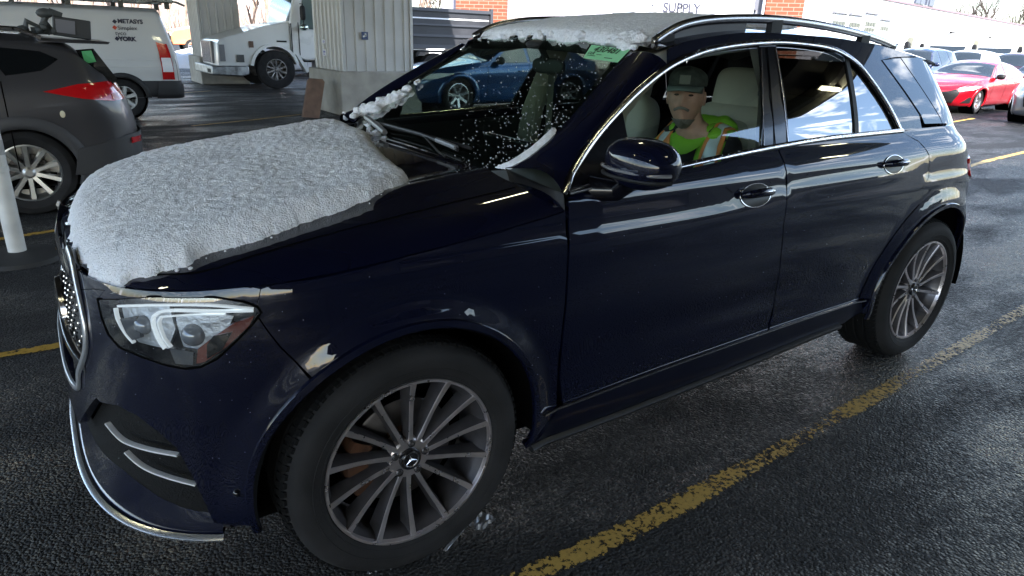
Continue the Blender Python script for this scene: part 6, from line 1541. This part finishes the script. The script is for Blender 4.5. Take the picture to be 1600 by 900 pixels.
SKIN = M("skin", (.50, .29, .225), .55, sub=.1, var=(30, .12)); HAIR = M("grey_beard", (.20, .185, .17), .9, bump=(400, .8, .003)); CAPM = M("cap_cloth", (.055, .065, .060), .85, var=(38, .6), bump=(300, .4, .002))
SWEAT = M("dark_sweater", (.015, .014, .018), .9, bump=(180, .4, .003)); LIME = M("lime_fabric", (.22, .52, .03), .7, bump=(120, .3, .003)); ORNG = M("orange_band", (.72, .25, .07), .6); REFL = M("reflective_band", (.62, .68, .70), .35, .2)
def skinned(name, pts, edges, mat, sub=2, root=0, parent=None):
    me = bpy.data.meshes.new(name); me.from_pydata([p[:3] for p in pts], edges, []); o = bpy.data.objects.new(name, me); COL.objects.link(o)
    sk = o.modifiers.new("s", 'SKIN'); sk.use_smooth_shade = True
    for i, p in enumerate(pts):
        r_ = p[3] if isinstance(p[3], tuple) else (p[3], p[3]); me.skin_vertices[0].data[i].radius = r_; me.skin_vertices[0].data[i].use_root = (i == root)
    s_ = o.modifiers.new("u", 'SUBSURF'); s_.levels = s_.render_levels = sub
    bpy.context.view_layer.update(); me2 = bpy.data.meshes.new_from_object(o.evaluated_get(bpy.context.evaluated_depsgraph_get())); o.modifiers.clear(); old = o.data; o.data = me2; bpy.data.meshes.remove(old)
    me2.materials.clear(); me2.materials.append(mat); me2.polygons.foreach_set("use_smooth", [True]*len(me2.polygons))
    if parent is not None: o.parent = parent
    return o
# skeleton: sitting, both hands on the wheel, face turned to the camera side
HC = np.array(at(1072, 153, y=-.42)); 
HX, HY, HZ = HC
px, py = HX+.13, -.41
J = {"pelvis": (px+.02, py, .72), "belly": (px+.04, py, .86), "chest": (px+.03, py, 1.06), "neckb": (px-.02, py, 1.205), "neck": (HX+.045, HY, HZ-.12), "head": (HX+.02, HY, HZ+.02),
     "shL": (px+.02, py-.165, 1.175), "elL": (px-.10, py-.235, .90), "wrL": (px-.33, py-.15, .98), "shR": (px+.0, py+.165, 1.175), "elR": (px-.13, py+.22, .92), "wrR": (px-.36, py+.14, 1.0),
     "hipL": (px-.04, py-.09, .70), "knL": (px-.46, py-.15, .74), "anL": (px-.62, py-.12, .50), "hipR": (px-.04, py+.09, .70), "knR": (px-.46, py+.12, .74), "anR": (px-.62, py+.12, .50)}
def head_mesh():
    m = MB(); nu, nv = 56, 44; yaw = R(34); V = []
    for i in range(nv+1):
        ph = -math.pi/2+math.pi*i/nv
        for k in range(nu):
            th = 2*math.pi*k/nu    # th=0 faces forward (-X before turning)
            f = math.cos(th)*math.cos(ph); s_ = math.sin(th)*math.cos(ph); u_ = math.sin(ph)
            x, y, z = f*.098, s_*.076, u_*.125
            if z < -.02: k_ = (-.02-z)/.105; y *= 1-.30*k_; x *= 1-.10*k_ if f > 0 else 1-.45*k_
            if f > 0:
                g = lambda cy, cz, sy, sz: math.exp(-((y-cy)/sy)**2-((z-cz)/sz)**2)
                x += .024*g(0, -.018, .013, .020)+.014*g(0, .004, .010, .026)      # nose
                x += .008*g(.03, .035, .024, .010)+.008*g(-.03, .035, .024, .010)    # brows
                x -= .016*g(.031, .014, .018, .014)+.016*g(-.031, .014, .018, .014)  # sockets
                x += .006*g(.038, -.02, .02, .02)+.006*g(-.038, -.02, .02, .02)      # cheeks
                x += .006*g(0, -.054, .022, .007)-.005*g(0, -.060, .020, .003)+.006*g(0, -.067, .018, .007)   # lips
                x += .012*g(0, -.098, .022, .018)                                    # chin
            V.append((x, y, z))
    m.V = V; m.F = [(i*nu+k, i*nu+(k+1) % nu, (i+1)*nu+(k+1) % nu, (i+1)*nu+k) for i in range(nv) for k in range(nu)]
    for sg in (-1, 1): m.sphere((-.006, sg*.078, .0), (.018, .008, .030), 12, 8)
    T = Matrix.Rotation(yaw, 4, 'Z') @ Matrix.Rotation(R(4), 4, 'Y')
    return m, T, yaw
hm, T, yaw = head_mesh()
# local face +X points forward; world forward is -X turned towards the camera side (-Y)
RT = Matrix.Rotation(math.pi+yaw, 3, 'Z') @ Matrix.Rotation(R(-3), 3, 'Y')
hw2 = lambda p: tuple((RT @ Vector(p))+Vector((HX, HY, HZ)))
pts = [(*J["neckb"], .058), (*J["neck"], (.052, .056)), (*J["head"], .05), (*J["chest"], (.10, .08)), (*J["pelvis"], (.13, .10)), (*J["hipL"], .085), (*J["knL"], .06), (*J["anL"], .042), (*J["hipR"], .085), (*J["knR"], .06), (*J["anR"], .042),
       (*J["shL"], .045), (*J["elL"], .042), (*J["wrL"], .027), (*J["shR"], .045), (*J["elR"], .042), (*J["wrR"], .027)]
ed = [(0, 1), (1, 2), (0, 3), (3, 4), (4, 5), (5, 6), (6, 7), (4, 8), (8, 9), (9, 10), (0, 11), (11, 12), (12, 13), (0, 14), (14, 15), (15, 16)]
body = skinned("person", pts, ed, SKIN, 1, root=4)
tag(body, "bearded man in dark cap and lime hi-vis vest at the navy SUV's wheel", "person")
# join head and hands into the body mesh
def hand(w, d, side):
    """palm, four curled fingers and a thumb, gripping the wheel rim"""
    w = Vector(w); d = Vector(d).normalized(); up = Vector((0, 0, 1)); sdv = d.cross(up).normalized()*side; H = []
    hp2 = [(*w, .024), (*(w+d*.045), (.036, .018)), (*(w+d*.085), (.040, .015))]; H.append((hp2, [(0, 1), (1, 2)]))
    for i, (o_, l_) in enumerate(((-.030, .030), (-.010, .034), (.011, .032), (.030, .026))):
        b = w+d*.088+up*(-o_); H.append(([(*b, .0095), (*(b+d*l_), .009), (*(b+d*(l_+.012)-sdv*.022), .0085), (*(b+d*(l_-.008)-sdv*.038), .0075)], [(0, 1), (1, 2), (2, 3)]))
    b = w+d*.035+up*.026; H.append(([(*b, .012), (*(b+d*.03+up*.024-sdv*.008), .0105), (*(b+d*.055+up*.028-sdv*.022), .009)], [(0, 1), (1, 2)])); return H
join = [mesh("h", [hw2(v_) for v_ in hm.V], hm.F, SKIN)]
for w, e_, sd_ in ((J["wrL"], J["elL"], 1), (J["wrR"], J["elR"], -1)):
    d = Vector(w)-Vector(e_); d.z *= .3
    for P2, E2 in hand(w, d, sd_): join.append(skinned("h", P2, E2, SKIN, 1))
bm = bmesh.new(); bm.from_mesh(body.data)
for o in join: bm.from_mesh(o.data)
bm.to_mesh(body.data); bm.free()
for o in join: bpy.data.objects.remove(o)
body.data.polygons.foreach_set("use_smooth", [True]*len(body.data.polygons))
# face details: eyes, brows, beard, hair, cap
def local(name, mb_, mat, sharp=None): return MB().add([hw2(v_) for v_ in mb_.V], mb_.F).build(name, mat, body, sharp=sharp)
local("eyes", MB().sphere((.0835, .030, .013), (.008, .011, .0048), 12, 8).sphere((.0835, -.030, .013), (.008, .011, .0048), 12, 8), M("eye_dark", (.03, .025, .02), .25))
local("eyebrows", MB().tube([(.098, .012, .034), (.097, .030, .039), (.084, .048, .034)], .0045, 6).tube([(.098, -.012, .034), (.097, -.030, .039), (.084, -.048, .034)], .0045, 6), HAIR)
bd = MB(); nu, nv = 44, 20; V = []
for i in range(nv+1):
    for k in range(nu+1):
        ph = -math.pi*.5+.62*i/nv*1.35; th = R(-98)+R(196)*k/nu; f = math.cos(th)*math.cos(ph); s_ = math.sin(th)*math.cos(ph); u_ = math.sin(ph)
        x, y, z = f*.098, s_*.076, u_*.125
        if z < -.02: k_ = (-.02-z)/.105; y *= 1-.30*k_; x *= 1-.10*k_ if f > 0 else 1-.45*k_
        x += .012*math.exp(-(y/.022)**2-((z+.098)/.018)**2); n = Vector((f/.098, s_/.076, u_/.125)).normalized(); o_ = .006+.004*noise.noise(Vector((x*120, y*120, z*120))); V.append(tuple(Vector((x, y, z))+n*o_))
bd.add(V, [(i*(nu+1)+k, i*(nu+1)+k+1, (i+1)*(nu+1)+k+1, (i+1)*(nu+1)+k) for i in range(nv) for k in range(nu)])
bd.tube([(.100, -.030, -.050), (.112, -.012, -.041), (.114, 0, -.040), (.112, .012, -.041), (.100, .030, -.050)], .006, 8)
local("beard", bd, HAIR)
cp = MB(); V = []; nu = 40
for z, k_ in ((.052, 1.03), (.062, 1.06), (.078, 1.06), (.096, 1.0), (.112, .84), (.124, .58), (.130, .25), (.131, .02)):
    for k in range(nu):
        a = 2*math.pi*k/nu; V.append((math.cos(a)*.098*k_-.004, math.sin(a)*.078*k_, z+.004*noise.noise(Vector((math.cos(a)*2, math.sin(a)*2, z*20)))-.006*math.cos(a)*(z < .06)))
cp.add(V, [(i*nu+k, i*nu+(k+1) % nu, (i+1)*nu+(k+1) % nu, (i+1)*nu+k) for i in range(7) for k in range(nu)])
cap = local("cap", cp, CAPM)
vs = MB(); V = []; n = 14
for j, (ext, dz) in enumerate(((0, -.004), (.035, -.006), (.066, -.014), (.084, -.024))):
    for i in range(n+1):
        a = R(-68)+R(136)*i/n; r_ = 1.02; V.append((math.cos(a)*.098*r_+ext*math.cos(a*.9), math.sin(a)*.080*r_*(1-.0*ext), .056+dz-.010*(math.sin(a)**2)*(ext/.072)))
vs.add(V, [(j*(n+1)+i, j*(n+1)+i+1, (j+1)*(n+1)+i+1, (j+1)*(n+1)+i) for j in range(3) for i in range(n)]); 
o = MB().add([hw2(v_) for v_ in vs.V], vs.F).build("cap_brim", M("brim_pale", (.16, .20, .19), .8), cap, sharp=None); sm = o.modifiers.new("t", 'SOLIDIFY'); sm.thickness = .004
pb = MB().box((.098, 0, .075), (.006, .022, .018)); MB().add([hw2(v_) for v_ in pb.V], pb.F).build("cap_patch", M("cap_patch", (.18, .19, .17), .8), cap, smooth=False)
# clothes
def cp_(k, r_): return (*J[k], r_)
jp = [cp_("chest", (.155, .125)), (J["neckb"][0]+.01, J["neckb"][1], 1.195, (.088, .088)), cp_("belly", (.155, .135)), cp_("pelvis", (.165, .14)), cp_("shL", .072), cp_("elL", .056), (*tuple(np.array(J["wrL"])*.9+np.array(J["elL"])*.1), .04), cp_("shR", .072), cp_("elR", .056), (*tuple(np.array(J["wrR"])*.9+np.array(J["elR"])*.1), .04)]
jk = skinned("sweater", jp, [(0, 1), (0, 2), (2, 3), (1, 4), (4, 5), (5, 6), (1, 7), (7, 8), (8, 9)], SWEAT, 2, root=2, parent=body)
tp = [cp_("pelvis", (.16, .13)), cp_("hipL", .095), cp_("knL", .075), cp_("anL", .055), cp_("hipR", .095), cp_("knR", .075), cp_("anR", .055)]
skinned("trousers", tp, [(0, 1), (1, 2), (2, 3), (0, 4), (4, 5), (5, 6)], DARKTRIM, 2, root=0, parent=body)
# vest straps wrap over the shoulders by projecting strips on the sweater
bpy.context.view_layer.update()
from mathutils.bvhtree import BVHTree
bvh = BVHTree.FromObject(jk, bpy.context.evaluated_depsgraph_get())
def wrap(name, lines, mat, off, parent):
    """grid of points pushed onto the sweater, seen from the middle of the chest outwards"""
    rows = []
    for row in lines:
        rr_ = []
        for p in row:
            q, n, i, d = bvh.find_nearest(Vector(p)); rr_.append(tuple(q+n*off))
        rows.append(rr_)
    o = loft(name, rows, mat, parent); s_ = o.modifiers.new("t", 'SOLIDIFY'); s_.thickness = .004; return o
cx_, cy_ = J["chest"][0], J["chest"][1]
def strap(sg, b0, b1, mat, off, name):
    L = []
    for t in np.linspace(0, 1, 16):
        row = []
        for b in np.linspace(b0, b1, 4):
            y = cy_+sg*(.075+.11*b+.012*math.sin(t*3)); 
            if t < .6: x = cx_-.25; z = .84+t/.6*.40-.02*b; x = cx_-.20+(.12*max(0, (t-.45)/.15))
            else: x = cx_-.05+.22*(t-.6)/.4; z = 1.30-.03*b-.12*max(0, (t-.8)/.2)
            row.append((x, y, z))
        L.append(row)
    return wrap(name, L, mat, off, body)
for sg in (-1, 1):
    strap(sg, -.15, 1.02, LIME, .008, "vest"); 
    for b0, b1, mt, nm in ((.10, .30, ORNG, "orange_stripe"), (.32, .66, REFL, "reflective_stripe"), (.68, .88, ORNG, "orange_stripe")): strap(sg, b0, b1, mt, .013, nm)
# collar and hood
n = 26; rows = []
nb = np.array((J["neckb"][0]-.005, J["neckb"][1], 1.215))
for j, (r_, z, xo) in enumerate(((.092, -.035, 0), (.098, -.01, .004), (.094, .022, .010), (.080, .040, .012), (.072, .030, .012))):
    row = []
    for k in range(n+1):
        a = 2*math.pi*k/n; fr = max(0, -math.cos(a)); row.append((nb[0]+xo+r_*1.0*math.cos(a)-.02*fr*(j < 2), nb[1]+r_*math.sin(a), nb[2]+z-.055*fr**2+.008*math.sin(3*a)))
    rows.append(row)
loft("collar", rows, LIME, body)
hd = MB(); 
for c0, r0_ in (((.075, 0, .02), (.075, .13, .055)), ((.085, -.075, .015), (.06, .075, .06)), ((.085, .075, .015), (.06, .075, .06)), ((.03, -.115, .0), (.075, .045, .04)), ((.03, .115, .0), (.075, .045, .04)), ((.12, -.02, -.05), (.05, .12, .08))): hd.sphere((nb[0]+c0[0], nb[1]+c0[1], nb[2]+c0[2]), r0_, 20, 12)
o = hd.build("hood", LIME, body, sharp=None); rm = o.modifiers.new("r", 'REMESH'); rm.mode = 'VOXEL'; rm.voxel_size = .008; rm.use_smooth_shade = True
sm = o.modifiers.new("s", 'SMOOTH'); sm.iterations = 6; tx = bpy.data.textures.new("folds", 'CLOUDS'); tx.noise_scale = .07; dp = o.modifiers.new("d", 'DISPLACE'); dp.texture = tx; dp.strength = .022

# ---- litter by the front wheel
for pix, lb, w_, h_, a_ in (((752, 818), "crumpled clear plastic scrap behind the near front tyre", .045, .03, 20), ((712, 842), "thin pale strip lying beside the near front tyre", .07, .006, 28), ((592, 888), "crumpled silvery scrap before the near front tyre's foot", .05, .02, -15)):
    p = at(*pix, z=0.004); V = []; rg = random.Random(len(lb)); n = 7
    for i in range(n):
        for j in range(n): V.append((p[0]+(i/(n-1)-.5)*2*w_, p[1]+(j/(n-1)-.5)*2*h_, .006+.012*abs(rg.gauss(0, .7))*(1 if h_ > .01 else .2)))
    V = [tuple((Matrix.Rotation(R(a_), 3, 'Z') @ (Vector(v_)-Vector(p)))+Vector(p)) for v_ in V]
    o = mesh("plastic_scrap", V, [(i*n+j, (i+1)*n+j, (i+1)*n+j+1, i*n+j+1) for i in range(n-1) for j in range(n-1)], M("scrap_plastic", (.32, .32, .33), .25, .2), smooth=False); tag(o, lb, "scrap")
bpy.context.view_layer.update()
